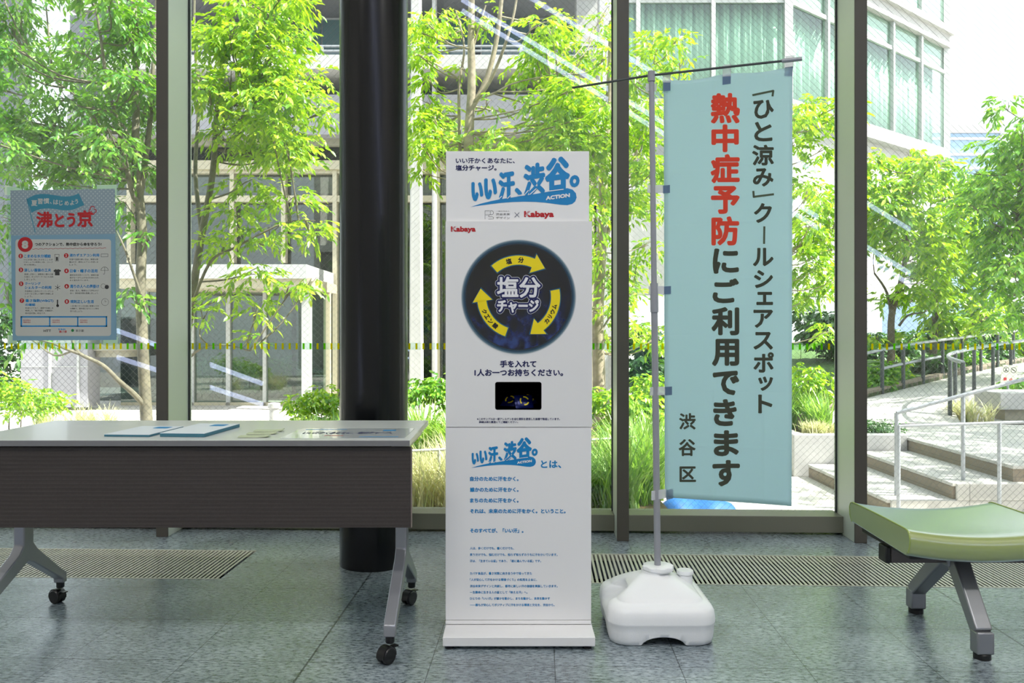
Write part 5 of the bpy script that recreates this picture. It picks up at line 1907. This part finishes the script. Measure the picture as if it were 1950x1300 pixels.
ZS, ZT, ZH = 6.75, 9.15, 9.9
for front, t0, t1, mul in ((True, -4.0, 0.0, (-3.66, -1.83)), (False, 0.0, 8.77, (1.76, 3.52, 5.27, 7.02))):
    nm = ''
    MB().hexa(seg_box(t0, t1, -0.05, 0.12, 6.45, ZS, front)).hexa(seg_box(t0, t1, -0.05, 0.25, 6.32, 6.46, front)).build('sill_band', M['concrete_light'], tw)
    MB().hexa(seg_box(t0, t1, -0.05, 0.16, ZH, 10.25, front)).hexa(seg_box(t0, t1, -0.05, 0.3, 10.25, 10.45, front)).build('floor_band', M['concrete_light'], tw)
    MB().hexa(seg_box(t0, t1, -0.6, -0.05, 2.0, 6.33, front)).build('lower_wall', M['concrete_light'], tw)
    MB().hexa(seg_box(t0, t1, -0.03, 0.05, ZT - 0.05, ZT + 0.06, front)).build('transom', M['frame_white'], tw)
    MB().hexa(seg_box(t0, t1, -0.01, 0.0, ZS, ZH, front)).build('window_glazing', M['glass_green'], tw)
    MB().hexa(seg_box(t0, t1, -0.01, 0.0, 10.45, 15, front)).build('upper_glazing', M['glass_green'], tw)
    MB().hexa(seg_box(t0, t1, -1.9, -1.7, 6.3, 15, front)).build('room_wall', M['room_green'], tw)
    MB().hexa(seg_box(t0, t1, -1.8, -0.05, ZH + 0.02, 10.3, front)).build('room_ceiling', M['room_green'], tw)
    MB().hexa(seg_box(t0, t1, -0.10, -0.06, ZT + 0.05, ZH, front)).build('spandrel', M['concrete_light'] if not front else M['room_green'], tw)
    for m_ in mul:
        MB().hexa(seg_box(m_ - 0.05, m_ + 0.05, -0.05, 0.09, ZS, ZH, front)).build('window_mullion', M['frame_white'], tw)
        MB().hexa(seg_box(m_ - 0.05, m_ + 0.05, -0.05, 0.09, 10.45, 15, front)).build('upper_mullion', M['frame_white'], tw)
    # wavy curtain
    cvv, cff = [], []
    N = 160
    for i in range(N + 1):
        t_ = t0 + (t1 - t0) * i / N
        o_ = -0.45 + 0.07 * math.sin(t_ * 21) + 0.04 * math.sin(t_ * 47 + 1)
        for z in (ZS - 0.1, ZT + 0.3):
            x, y = (t_, -o_) if front else fp(t_, o_)
            cvv.append((x, y, z))
    cff = [(2 * i, 2 * i + 2, 2 * i + 3, 2 * i + 1) for i in range(N)]
    cu_ = MB().add(cvv, cff).build('curtain', M['curtain'], tw, sm=60)
    so = cu_.modifiers.new('thickness', 'SOLIDIFY')
    so.thickness = 0.01
for (x, y) in ((0, 0), fp(8.77, 0), (-4.0, 0)):
    MB().box(x - 0.10, x + 0.10, y - 0.10, y + 0.12, 2.0, 15).build('corner_post', M['frame_white'], tw)

fb = thing('far_building', 'distant pale blue glass office block under the bright sky', 'building', W(1850, CV, 70) * np.array([1, 1, 0]), YAW)
fx = lambda u: (u - 1850) * 70 / F
gbox(fx(1760), fx(1905), 0, 8, -1, zd(240, 70), 'tower_body', M['far_glass'], fb)
gbox(fx(1758), fx(1906), -0.2, 8.2, zd(254, 70), zd(238, 70), 'roof_band', M['concrete_light'], fb)
for v in (262, 292, 318, 345):
    gbox(fx(1758), fx(1906), -0.15, 0, zd(v + 5, 70), zd(v, 70), 'floor_line', M['frame_white'], fb)
gbox(fx(1903), fx(1905.5), -0.2, 0, 0, zd(240, 70), 'corner_fin', M['frame_white'], fb)

# ================================================================== OUTSIDE: PLANTS
def leaf_mesh(name, base, axis, side, L, wd, m, parent, droop=0.25):
    """lance-shaped, folded leaves: arrays of base points, unit axes, unit side vectors, lengths"""
    n = len(base)
    nrm_ = np.cross(axis, side)
    L = L[:, None]
    wd = L * wd
    down = np.array([0, 0, -1.0])
    c1 = base + axis * L * 0.35 + down * L * droop * 0.10
    c2 = base + axis * L * 0.68 + down * L * droop * 0.40
    tip = base + axis * L * 0.97 + down * L * droop * 1.0
    lift = nrm_ * wd * 0.25
    v = np.stack([base, c1, c2, tip, c1 + side * wd + lift, c2 + side * wd * 0.8 + lift, c1 - side * wd + lift, c2 - side * wd * 0.8 + lift], 1).reshape(-1, 3)
    q = np.array([[0, 4, 1, 0], [4, 5, 2, 1], [5, 3, 2, 5], [0, 1, 6, 0], [6, 1, 2, 7], [7, 2, 3, 7]])
    tri = np.array([[0, 1, 4], [1, 2, 5], [1, 5, 4], [2, 3, 5], [0, 6, 1], [1, 6, 7], [1, 7, 2], [2, 7, 3]])
    f = (np.arange(n)[:, None, None] * 8 + tri[None]).reshape(-1, 3)
    return npmesh(name, v, f, m, parent, 3)


DENS = 1.7


def ball(rs, n, shell=0.45):
    p = rs.normal(size=(n, 3))
    p /= np.linalg.norm(p, axis=1)[:, None]
    return p * (shell + (1 - shell) * rs.rand(n) ** 0.5)[:, None]


def spray_arrays(rs, clusters, d, L, per=7, twig=0.17):
    B, A, S, LL = [], [], [], []
    for (u, v, ru, rv, dd, n) in clusters:
        n = max(2, int(round(n * DENS)))
        c = W(u, v, d + dd)
        rx, rz = ru * (d + dd) / F, rv * (d + dd) / F
        ry = 0.75 * (rx + rz) / 2 + 0.1
        o = ball(rs, n, 0.15)
        p = c + o[:, :1] * rx * RGT + o[:, 1:2] * ry * FWD + o[:, 2:3] * rz * UPV
        ang = np.arctan2(o[:, 1], o[:, 0]) + rs.normal(size=n) * 0.9
        pit = -0.15 + rs.normal(size=n) * 0.35
        dr = np.stack([np.cos(ang) * np.cos(pit), np.sin(ang) * np.cos(pit), np.sin(pit)], 1)
        for j in range(per):
            t_ = (j + 0.5) / per
            la = ang + (1 if j % 2 else -1) * (0.95 - 0.55 * t_) + rs.normal(size=n) * 0.25
            lp = pit - 0.12 - 0.42 * rs.rand(n)
            ax = np.stack([np.cos(la) * np.cos(lp), np.sin(la) * np.cos(lp), np.sin(lp)], 1)
            sd_ = np.stack([-np.sin(la), np.cos(la), np.zeros(n)], 1)
            roll = rs.normal(size=n)[:, None] * 0.5
            up_ = np.cross(ax, sd_)
            sd_ = sd_ * np.cos(roll) + up_ * np.sin(roll)
            B.append(p + dr * twig * t_ - np.array([0, 0, 1.0]) * twig * 0.35 * t_ ** 2)
            A.append(ax)
            S.append(sd_)
            LL.append(L * (0.65 + 0.5 * rs.rand(n)))
    return np.concatenate(B), np.concatenate(A), np.concatenate(S), np.concatenate(LL)


def trunk_mesh(mb, limbs, d, rs, clusters=None, twigr=0.007):
    nodes = []
    for pts, r0, r1 in limbs:
        P = smooth_path([W(u, v, d + dd) for (u, v, dd) in pts], 5)
        n = len(P)
        R = [r0 + (r1 - r0) * i / (n - 1) for i in range(n)]
        mb.tube(P, R, 9)
        nodes += list(zip(P, R))
    if clusters:
        NP = np.array([p for p, r in nodes])
        for (u, v, ru, rv, dd, n) in clusters:
            c = W(u, v, d + dd)
            cost = np.linalg.norm(NP - c, axis=1) + np.maximum(0, NP[:, 2] - c[2] + 0.1) * 2
            s = NP[np.argmin(cost)]
            if np.linalg.norm(s - c) < 0.08:
                continue
            mid_ = (s + c) / 2 + np.array([0, 0, -0.06]) + rs.normal(size=3) * 0.03
            mb.tube(smooth_path([s, mid_, c], 4), [twigr * 1.3] * 4 + [twigr] * 4 + [twigr * 0.5], 6)
            for k_ in range(3):
                o = ball(rs, 1, 0.5)[0]
                e = c + (o[0] * ru * RGT + o[2] * rv * UPV) * (d + dd) / F * 0.85 + o[1] * 0.2 * FWD
                mb.tube([mid_ * 0.35 + c * 0.65, (c + e) / 2 + np.array([0, 0, 0.02]), e], [twigr * 0.7, twigr * 0.5, twigr * 0.25], 5)


def tree(label, d, limbs, clusters, L, m_leaf_, bark, seed, per=7, group=None, name='tree', base=None):
    rs = np.random.RandomState(seed)
    b0 = W(*limbs[0][0][0][:2], d + limbs[0][0][0][2])
    o = thing(name, label, 'tree', (0, 0, 0), 0, group)
    mb = MB()
    trunk_mesh(mb, limbs, d, rs, clusters)
    mb.build('trunk', bark, o, sm=60)
    leaf_mesh('foliage', *spray_arrays(rs, clusters, d, L, per), 0.20, m_leaf_, o, 0.16)
    return o


def fill(rs, u0, v0, u1, v1, n, r0, r1, nl, dd=0.8):
    return [(rs.uniform(u0, u1), rs.uniform(v0, v1), rs.uniform(r0, r1), rs.uniform(r0, r1) * 0.75, rs.uniform(-dd, dd), nl) for _ in range(n)]


rr_ = np.random.RandomState(11)
# T1 : shaded tree filling the left pane
cl = fill(rr_, -30, -50, 290, 330, 46, 28, 52, 17, 0.9)
cl = [c for c in cl if not (45 < c[0] < 130 and 10 < c[1] < 100)]
cl += [(25, 130, 50, 40, 0, 26), (40, 240, 60, 40, 0, 30), (110, 260, 60, 40, -.3, 30), (60, 330, 60, 34, 0, 26), (150, 330, 60, 30, .2, 26), (5, 420, 22, 60, 0.2, 18), (8, 560, 18, 70, .3, 18), (250, 400, 28, 30, 0.2, 10), (250, 565, 28, 22, 0, 12), (285, 450, 14, 20, 0.1, 4), (160, 100, 70, 50, 0, 26), (245, 60, 50, 60, 0, 26), (225, 200, 60, 50, 0.3, 26), (60, 645, 30, 10, 0, 4)]
tree('green leafy tree with a slender forked trunk filling the leftmost pane', 7.2,
     [([(281, 830, 0), (277, 760, 0), (271, 640, 0), (268, 540, 0.05), (271, 450, 0.1), (268, 400, 0.1)], 0.054, 0.038),
      ([(268, 400, 0.1), (258, 300, 0.1), (260, 180, 0.2), (256, 60, 0.2), (255, -80, 0.2)], 0.042, 0.018),
      ([(268, 395, 0.1), (250, 360, 0), (228, 250, -0.1), (205, 160, -0.2), (190, 60, -0.3), (170, -60, -0.3)], 0.026, 0.008),
      ([(262, 320, 0.1), (235, 240, 0.1), (170, 200, 0.2), (100, 150, 0.3)], 0.016, 0.006),
      ([(266, 380, 0.1), (285, 240, 0.3), (292, 120, 0.4), (300, -40, 0.4)], 0.03, 0.012),
      ([(277, 775, 0), (255, 750, -0.1), (225, 724, -0.2), (195, 695, -0.3), (150, 672, -0.3), (138, 648, -0.3)], 0.026, 0.012),
      ([(150, 673, -0.3), (125, 664, -0.35), (95, 652, -0.4), (40, 640, -0.5)], 0.014, 0.006),
      ([(268, 560, 0), (240, 480, -0.1), (222, 440, -0.1)], 0.014, 0.006)],
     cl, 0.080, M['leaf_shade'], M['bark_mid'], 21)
# T2 : sunlit tree beside the bright mullion
cl = fill(rr_, 368, -50, 560, 300, 36, 28, 50, 17, 0.8) + [(590, 160, 45, 34, 0, 20), (600, 205, 38, 22, 0, 14), (560, 240, 40, 22, 0, 14), (540, 60, 38, 40, 0, 18), (500, 290, 40, 30, 0, 14), (545, 265, 30, 22, 0, 8),
      (470, 345, 50, 16, -.2, 12), (545, 370, 60, 22, -.2, 18), (450, 400, 55, 26, -.2, 18), (590, 425, 42, 26, -.1, 16), (520, 440, 60, 26, -.2, 20), (430, 460, 50, 26, -.2, 18), (480, 520, 55, 22, -.2, 16), (560, 545, 32, 18, -.2, 8), (430, 560, 40, 24, -.2, 10), (490, 590, 30, 22, -.2, 8), (390, 600, 24, 26, -.2, 7), (480, 640, 18, 18, -.2, 4), (620, 215, 18, 14, 0, 4), (595, 535, 20, 12, 0, 4)]
tree('sunlit yellow-green tree with leaning grey stems between mullion and pillar', 8.0,
     [([(330, 850, 0), (345, 720, 0), (362, 590, 0), (382, 460, 0), (405, 330, 0), (412, 220, 0), (424, 120, 0), (430, -60, 0)], 0.05, 0.015),
      ([(385, 450, 0), (372, 330, 0.2), (378, 200, 0.3), (370, 60, 0.3), (372, -60, 0.3)], 0.024, 0.01),
      ([(408, 280, 0), (450, 180, -0.1), (480, 90, -0.1), (520, 20, -0.1)], 0.016, 0.006),
      ([(362, 590, 0), (400, 500, -0.2), (450, 470, -0.3), (540, 425, -0.3), (600, 420, -0.3)], 0.016, 0.005),
      ([(345, 700, 0), (380, 665, -0.2), (430, 657, -0.3), (475, 668, -0.3)], 0.014, 0.006)],
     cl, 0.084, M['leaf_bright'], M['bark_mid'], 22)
# T3 : open crowned tree behind the dispenser
cl = fill(rr_, 786, 0, 850, 280, 14, 18, 34, 9, 0.7) + fill(rr_, 1010, 20, 1160, 150, 12, 20, 36, 10, 0.7) + fill(rr_, 985, 130, 1160, 290, 22, 26, 44, 17, 0.7) + fill(rr_, 790, 225, 1000, 290, 13, 24, 40, 12, 0.6) + \
     [(930, 30, 20, 26, 0, 6), (905, 40, 22, 30, 0, 6), (880, 130, 18, 18, 0, 4), (930, 195, 22, 16, 0, 5), (805, 330, 18, 26, 0, 6), (835, 300, 16, 20, 0, 5), (800, 60, 22, 46, 0, 9), (1130, 70, 40, 40, 0.2, 14), (1140, 340, 26, 60, 0.2, 20), (1145, 470, 22, 60, 0.2, 16), (1150, 580, 16, 50, 0.2, 8)]
tree('airy sunlit tree with a pale upright trunk rising behind the dispenser', 9.0,
     [([(893, 840, 0), (893, 600, 0), (892, 290, 0), (898, 170, 0), (897, 60, 0), (900, -90, 0)], 0.072, 0.03),
      ([(896, 210, 0), (925, 155, 0), (945, 80, 0), (955, 0, 0), (960, -60, 0)], 0.034, 0.018),
      ([(897, 200, 0), (930, 160, -0.1), (960, 90, -0.2), (980, 20, -0.2), (990, -60, -0.2)], 0.022, 0.010),
      ([(876, 290, 0.1), (874, 170, 0.1), (884, 90, 0.1), (868, 20, 0.1)], 0.02, 0.008),
      ([(896, 110, 0), (910, 60, 0), (925, 10, 0)], 0.014, 0.008),
      ([(900, 190, 0), (940, 178, -0.1), (980, 158, -0.1), (1060, 140, -0.1)], 0.016, 0.005)],
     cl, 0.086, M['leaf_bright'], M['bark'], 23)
# T4 : pale trunk by the dispenser edge, dense crown behind kiosk and mullion
cl = fill(rr_, 1090, 140, 1262, 420, 34, 24, 44, 15, 0.8) + fill(rr_, 1125, 420, 1260, 690, 16, 18, 32, 9, 0.7)
tree('pale barked tree just right of the dispenser with bright foliage', 9.6,
     [([(1143, 840, 0), (1141, 720, 0), (1139, 600, 0), (1146, 470, 0), (1150, 330, 0), (1160, 180, 0), (1165, 40, 0)], 0.085, 0.03),
      ([(1144, 480, 0), (1180, 380, 0.1), (1215, 280, 0.1), (1240, 180, 0.1)], 0.03, 0.01),
      ([(1141, 640, 0), (1165, 600, 0), (1200, 590, 0.1)], 0.014, 0.006)],
     cl, 0.088, M['leaf_bright'], M['bark'], 24)
# T5 : crown seen either side of the banner's right edge
cl = fill(rr_, 1505, 170, 1600, 420, 16, 22, 40, 15, 0.8) + fill(rr_, 1500, 420, 1610, 650, 14, 20, 36, 14, 0.8) + fill(rr_, 1215, 60, 1300, 170, 7, 18, 34, 11, 0.6) + fill(rr_, 1300, 160, 1500, 600, 12, 40, 60, 8, 0.8)
tree('yellow-green tree growing behind the banner', 10.4,
     [([(1450, 830, 0), (1452, 650, 0), (1460, 480, 0), (1480, 320, 0), (1500, 160, 0)], 0.07, 0.02), ([(1455, 520, 0), (1520, 470, 0), (1580, 455, 0)], 0.03, 0.01), ([(1470, 380, 0), (1350, 240, 0), (1250, 120, 0)], 0.03, 0.01)],
     cl, 0.092, M['leaf_bright'], M['bark'], 25)
# T6 / T7 : trees beyond the ramp rail
cl = fill(rr_, 1640, 300, 1790, 450, 26, 26, 42, 16, 0.9) + fill(rr_, 1640, 440, 1800, 600, 20, 22, 40, 11, 0.9) + [(1665, 640, 24, 22, 0, 9), (1740, 640, 26, 16, 0, 8), (1660, 700, 22, 22, 0, 9), (1710, 690, 26, 22, 0, 10)]
tree('dark-stemmed tree beyond the ramp rail nearest the mullion', 14.6,
     [([(1692, 760, 0), (1697, 680, 0), (1698, 600, 0), (1715, 540, 0), (1728, 460, 0), (1735, 330, 0)], 0.075, 0.03), ([(1698, 620, 0), (1690, 560, 0), (1665, 520, 0)], 0.03, 0.015), ([(1712, 620, 0), (1730, 600, 0), (1760, 595, 0)], 0.025, 0.01)],
     cl, 0.135, M['leaf_bright'], M['bark_dark'], 26)
cl = fill(rr_, 1750, 330, 1900, 480, 26, 26, 42, 15, 1.0) + fill(rr_, 1760, 470, 1900, 640, 24, 22, 40, 12, 1.0)
tree('bright tree with a leaning dark trunk behind the curved railing', 16.0,
     [([(1768, 735, 0), (1778, 660, 0), (1782, 590, 0), (1790, 480, 0), (1800, 380, 0)], 0.085, 0.03), ([(1830, 650, 0), (1860, 612, 0), (1872, 580, 0), (1875, 500, 0)], 0.055, 0.03), ([(1858, 614, 0), (1880, 604, 0), (1898, 596, 0)], 0.03, 0.01)],
     cl, 0.145, M['leaf_bright'], M['bark_dark'], 27)
# T8 : tree at the right edge
cl = fill(rr_, 1880, 200, 2010, 340, 20, 22, 40, 16, 0.9) + fill(rr_, 1850, 320, 2010, 450, 26, 24, 42, 15, 0.9) + fill(rr_, 1880, 440, 2010, 620, 24, 24, 42, 13, 0.9)
tree('fresh green tree reaching above the others at the right edge of the view', 12.8,
     [([(1985, 720, 0), (1980, 640, 0), (1962, 540, 0), (1940, 450, 0), (1945, 330, 0), (1960, 220, 0)], 0.09, 0.02), ([(1950, 560, 0), (1938, 500, 0), (1932, 440, 0)], 0.03, 0.012)],
     cl, 0.115, M['leaf_mid'], M['bark_dark'], 28)


def shrub(label, d, clusters, L, m_, seed, zb, per=6, name='shrub', group=None, cat='shrub'):
    rs = np.random.RandomState(seed)
    o = thing(name, label, cat, (0, 0, 0), 0, group)
    leaf_mesh('foliage', *spray_arrays(rs, clusters, d, L, per, 0.10), 0.24, m_, o, 0.1)
    sb = MB()
    for (u, v, ru, rv, dd, n) in clusters:
        c = W(u, v, d + dd)
        g = np.array([c[0] + rs.uniform(-.05, .05), c[1], zb])
        if c[2] > zb + 0.05:
            sb.tube([g, (g + c) / 2 + rs.normal(size=3) * 0.02, c], [0.009, 0.006, 0.004], 5)
    if sb.v:
        sb.build('stems', M['bark_dark'], o)
    return o


def grass(label, d, u0, u1, n, h, w_, m_, seed, zb, dd=0.5, lean=0.6, cat='grass clump', name='grass_clump', group=None, clumps=6):
    rs = np.random.RandomState(seed)
    cen = np.stack([rs.uniform(u0, u1, clumps), rs.uniform(-dd, dd, clumps)], 1)
    ci = rs.randint(0, clumps, n)
    dep = d + cen[ci, 1] + rs.normal(size=n) * 0.05
    x = (cen[ci, 0] - CU) * dep / F + rs.normal(size=n) * 0.04
    b = x[:, None] * RGT + dep[:, None] * FWD
    b[:, 2] = zb
    ang = rs.uniform(0, 2 * math.pi, n)
    H = h * rs.uniform(0.55, 1.1, n)
    ln = lean * rs.uniform(0.2, 1.0, n)
    dr = np.stack([np.cos(ang), np.sin(ang), np.zeros(n)], 1)
    sd_ = np.stack([-np.sin(ang), np.cos(ang), np.zeros(n)], 1)
    vs_ = []
    K = 5
    for k_ in range(K):
        t_ = k_ / (K - 1)
        c = b + dr * (H * ln * t_ ** 1.6)[:, None] + np.array([0, 0, 1.0]) * (H * (t_ - 0.45 * ln * t_ ** 2.4))[:, None]
        ww = w_ * (1 - 0.92 * t_ ** 1.5)
        vs_ += [c + sd_ * ww, c - sd_ * ww]
    V = np.stack(vs_, 1).reshape(-1, 3)
    q = np.array([[2 * k_, 2 * k_ + 1, 2 * k_ + 3, 2 * k_ + 2] for k_ in range(K - 1)])
    f = (np.arange(n)[:, None, None] * (2 * K) + q[None]).reshape(-1, 4)
    o = npmesh(name, V, f, m_, None, 4)
    return tag(o, label, cat, group, 'stuff')


PG = 'plants in the bed outside the window'
shrub('bright yellow-green shrub low at the far left beyond the table', 10.2, [(20, 745, 40, 28, 0, 70), (70, 755, 40, 24, 0, 70), (105, 765, 26, 20, 0, 40), (-20, 735, 40, 34, 0, 60), (40, 775, 60, 20, -.3, 60)], 0.06, M['leaf_bright'], 41, -0.2)
grass('pale straw grass fringe beside the left shrub', 10.2, 60, 215, 700, 0.42, 0.006, M['blade_straw'], 42, -0.2, 0.5, 0.9)
shrub('rounded bright shrub in front of the entrance, left of the pillar', 9.6, [(575, 770, 28, 26, 0, 60), (615, 760, 34, 28, 0, 70), (650, 772, 34, 30, 0, 70), (600, 800, 50, 18, -.2, 60)], 0.062, M['leaf_bright'], 43, -0.2)
grass('broad-leaved green clump at the pillar foot outside', 8.8, 570, 700, 300, 0.5, 0.014, M['blade_green'], 44, -0.2, 0.4, 0.9, 'plant')
shrub('bright leafy shrub between the pillar and the dispenser', 8.6, [(800, 745, 26, 26, 0, 50), (835, 735, 24, 26, 0, 45), (860, 760, 30, 24, 0, 40)], 0.07, M['leaf_mid'], 45, -0.1)
grass('strap-leaved green plants between pillar and dispenser', 7.6, 770, 900, 420, 0.62, 0.015, M['blade_green'], 46, -0.1, 0.5, 0.9, 'plant')
grass('pale ornamental grass by the glass between table and dispenser', 5.9, 760, 900, 1300, 0.50, 0.0045, M['blade_straw'], 47, -0.1, 0.45, 0.8, clumps=9)
grass('green and straw grass by the glass right of the dispenser', 5.7, 1060, 1175, 900, 0.58, 0.006, M['blade_green'], 48, -0.1, 0.45, 0.8, clumps=9)
grass('lush strap-leaved grass by the glass left of the banner pole', 5.9, 1180, 1245, 1100, 0.66, 0.009, M['blade_green'], 49, -0.1, 0.5, 0.8, clumps=10)
shrub('yellow-green shrub behind the grass, left of the banner', 8.2, [(1150, 760, 30, 24, 0, 50), (1215, 775, 34, 30, 0, 70), (1255, 800, 34, 34, 0, 70), (1180, 810, 40, 30, 0, 60), (1240, 730, 26, 24, .3, 40)], 0.075, M['leaf_bright'], 50, -0.1)
shrub('tall green plants behind the banner edge above the planter', 9.9, [(1540, 715, 40, 30, 0, 60), (1580, 740, 30, 30, 0, 50), (1520, 755, 30, 24, 0, 40)], 0.07, M['leaf_bright'], 51, -0.07)
grass('green strap leaves above the planter right of the banner', 9.5, 1480, 1590, 500, 0.55, 0.012, M['blade_green'], 52, -0.07, 0.3, 0.7, 'plant')
grass('dry straw flower heads at the planter edge', 9.1, 1505, 1600, 600, 0.22, 0.008, M['blade_straw'], 53, -0.07, 0.15, 1.0)
shrub('low grey-green shrub in the planter by the mullion', 9.3, [(1660, 812, 30, 16, 0, 80), (1690, 815, 26, 14, 0, 60), (1640, 808, 30, 16, 0, 50)], 0.035, M['leaf_dark'], 54, -0.07)
grass('pale arching blades beside the curved railing foot', 10.45, 1812, 1885, 220, 0.36, 0.012, M['blade_straw'], 55, -0.05, 0.2, 1.0, 'plant')
shrub('low green plants behind the concrete block bench at the right edge', 11.7, [(1935, 735, 26, 18, 0, 50), (1975, 730, 30, 22, 0, 50)], 0.07, M['leaf_mid'], 56, 0.1)
for i, (u, v, ru, rv, d_, lab) in enumerate(((1560, 650, 70, 60, 17.5, 'dark green bush behind the banner edge'), (1690, 665, 60, 46, 18.5, 'dark green bush beyond the ramp rail by the mullion'), (1800, 640, 60, 50, 20.5, 'dark green bush beyond the ramp rail, middle'), (1900, 620, 60, 50, 22.5, 'dark green bush beyond the ramp rail towards the right edge'), (1250, 680, 50, 60, 14.2, 'dark green bush behind the banner pole'))):
    rs = np.random.RandomState(70 + i)
    shrub(lab, d_, [(u + rs.uniform(-1, 1) * ru * 0.7, v + rs.uniform(-0.8, 0.8) * rv, ru * 0.5, rv * 0.5, rs.uniform(-.5, .5), 60) for _ in range(9)], 0.14, M['leaf_dark'], 80 + i, 0.1 if u > 1600 else -0.2, name='bush', cat='bush')
for i, (u, lab) in enumerate(((395, 'left'), (470, 'middle'), (560, 'right'))):
    rs = np.random.RandomState(90 + i)
    shrub('dim clipped hedge behind the porch glass, %s one' % lab, 17.2, [(u + rs.uniform(-45, 45), 705 + rs.uniform(-10, 22), 34, 20, rs.uniform(-.4, .4), 45) for _ in range(7)], 0.09, M['leaf_mid'], 95 + i, -0.19, name='hedge', cat='hedge')
shrub('dark green hedge beyond the stone wall at the far left', 15.5, [(u, v, 40, 40, 0, 60) for u in (-30, 20) for v in (620, 690, 750)], 0.11, M['leaf_dark'], 99, -0.2, name='hedge', cat='hedge')

# more planting along the bank beyond the ramp kerb
for i, (u, v, d_, m_, lab) in enumerate(((1655, 722, 13.6, 'leaf_mid', 'fresh green low plants on the bank right beside the mullion'), (1705, 712, 14.3, 'leaf_mid', 'fresh green low plants on the bank under the dark-stemmed tree'),
                                      (1752, 700, 15.0, 'leaf_dark', 'deep green low plants on the bank beneath the leaning trunk'), (1812, 686, 16.4, 'leaf_mid', 'fresh green low plants on the bank behind the curved rail end'), (1880, 668, 18.4, 'leaf_dark', 'deep green low plants on the bank above the prohibition sign'), (1940, 655, 20.5, 'leaf_bright', 'bright green low plants on the bank at the right edge'))):
    rs = np.random.RandomState(130 + i)
    shrub(lab, d_, [(u + rs.uniform(-34, 34), v + rs.uniform(-14, 20), 24, 16, rs.uniform(0, .8), 34) for _ in range(7)], 0.11, M[m_], 140 + i, 0.0, cat='plants')
# tree standing just outside the right edge of the view; it shades the upper landing and the ramp
cl = [(2960 + a, -312 + b, 260, 120, c, 150) for a, b, c in ((0, 0, 0), (-190, 60, .5), (230, 40, -.6), (40, -130, .9), (-90, -110, -.9), (320, -60, .4), (-60, 50, 1.3), (120, 60, -1.2))]
tree('shade tree beyond the right edge of the view, over the landing', 7.4, [([(3000, 950, 0), (3000, 500, 0), (2990, 0, 0), (2960, -350, 0)], 0.09, 0.03)], cl, 0.10, M['leaf_mid'], M['bark'], 31)
cl = [(2576 + a, -141 + b, 190, 80, c, 120) for a, b, c in ((0, 0, 0), (-150, 40, .7), (170, 20, -.8), (30, -80, 1.1), (-60, -70, -1.1), (220, -40, .5), (-30, 30, 1.8))]
tree('shade tree beyond the right edge of the view, over the ramp path', 11.5, [([(2576, 800, 0), (2576, 500, 0), (2570, 50, 0), (2576, -170, 0)], 0.10, 0.03)], cl, 0.11, M['leaf_mid'], M['bark'], 32)
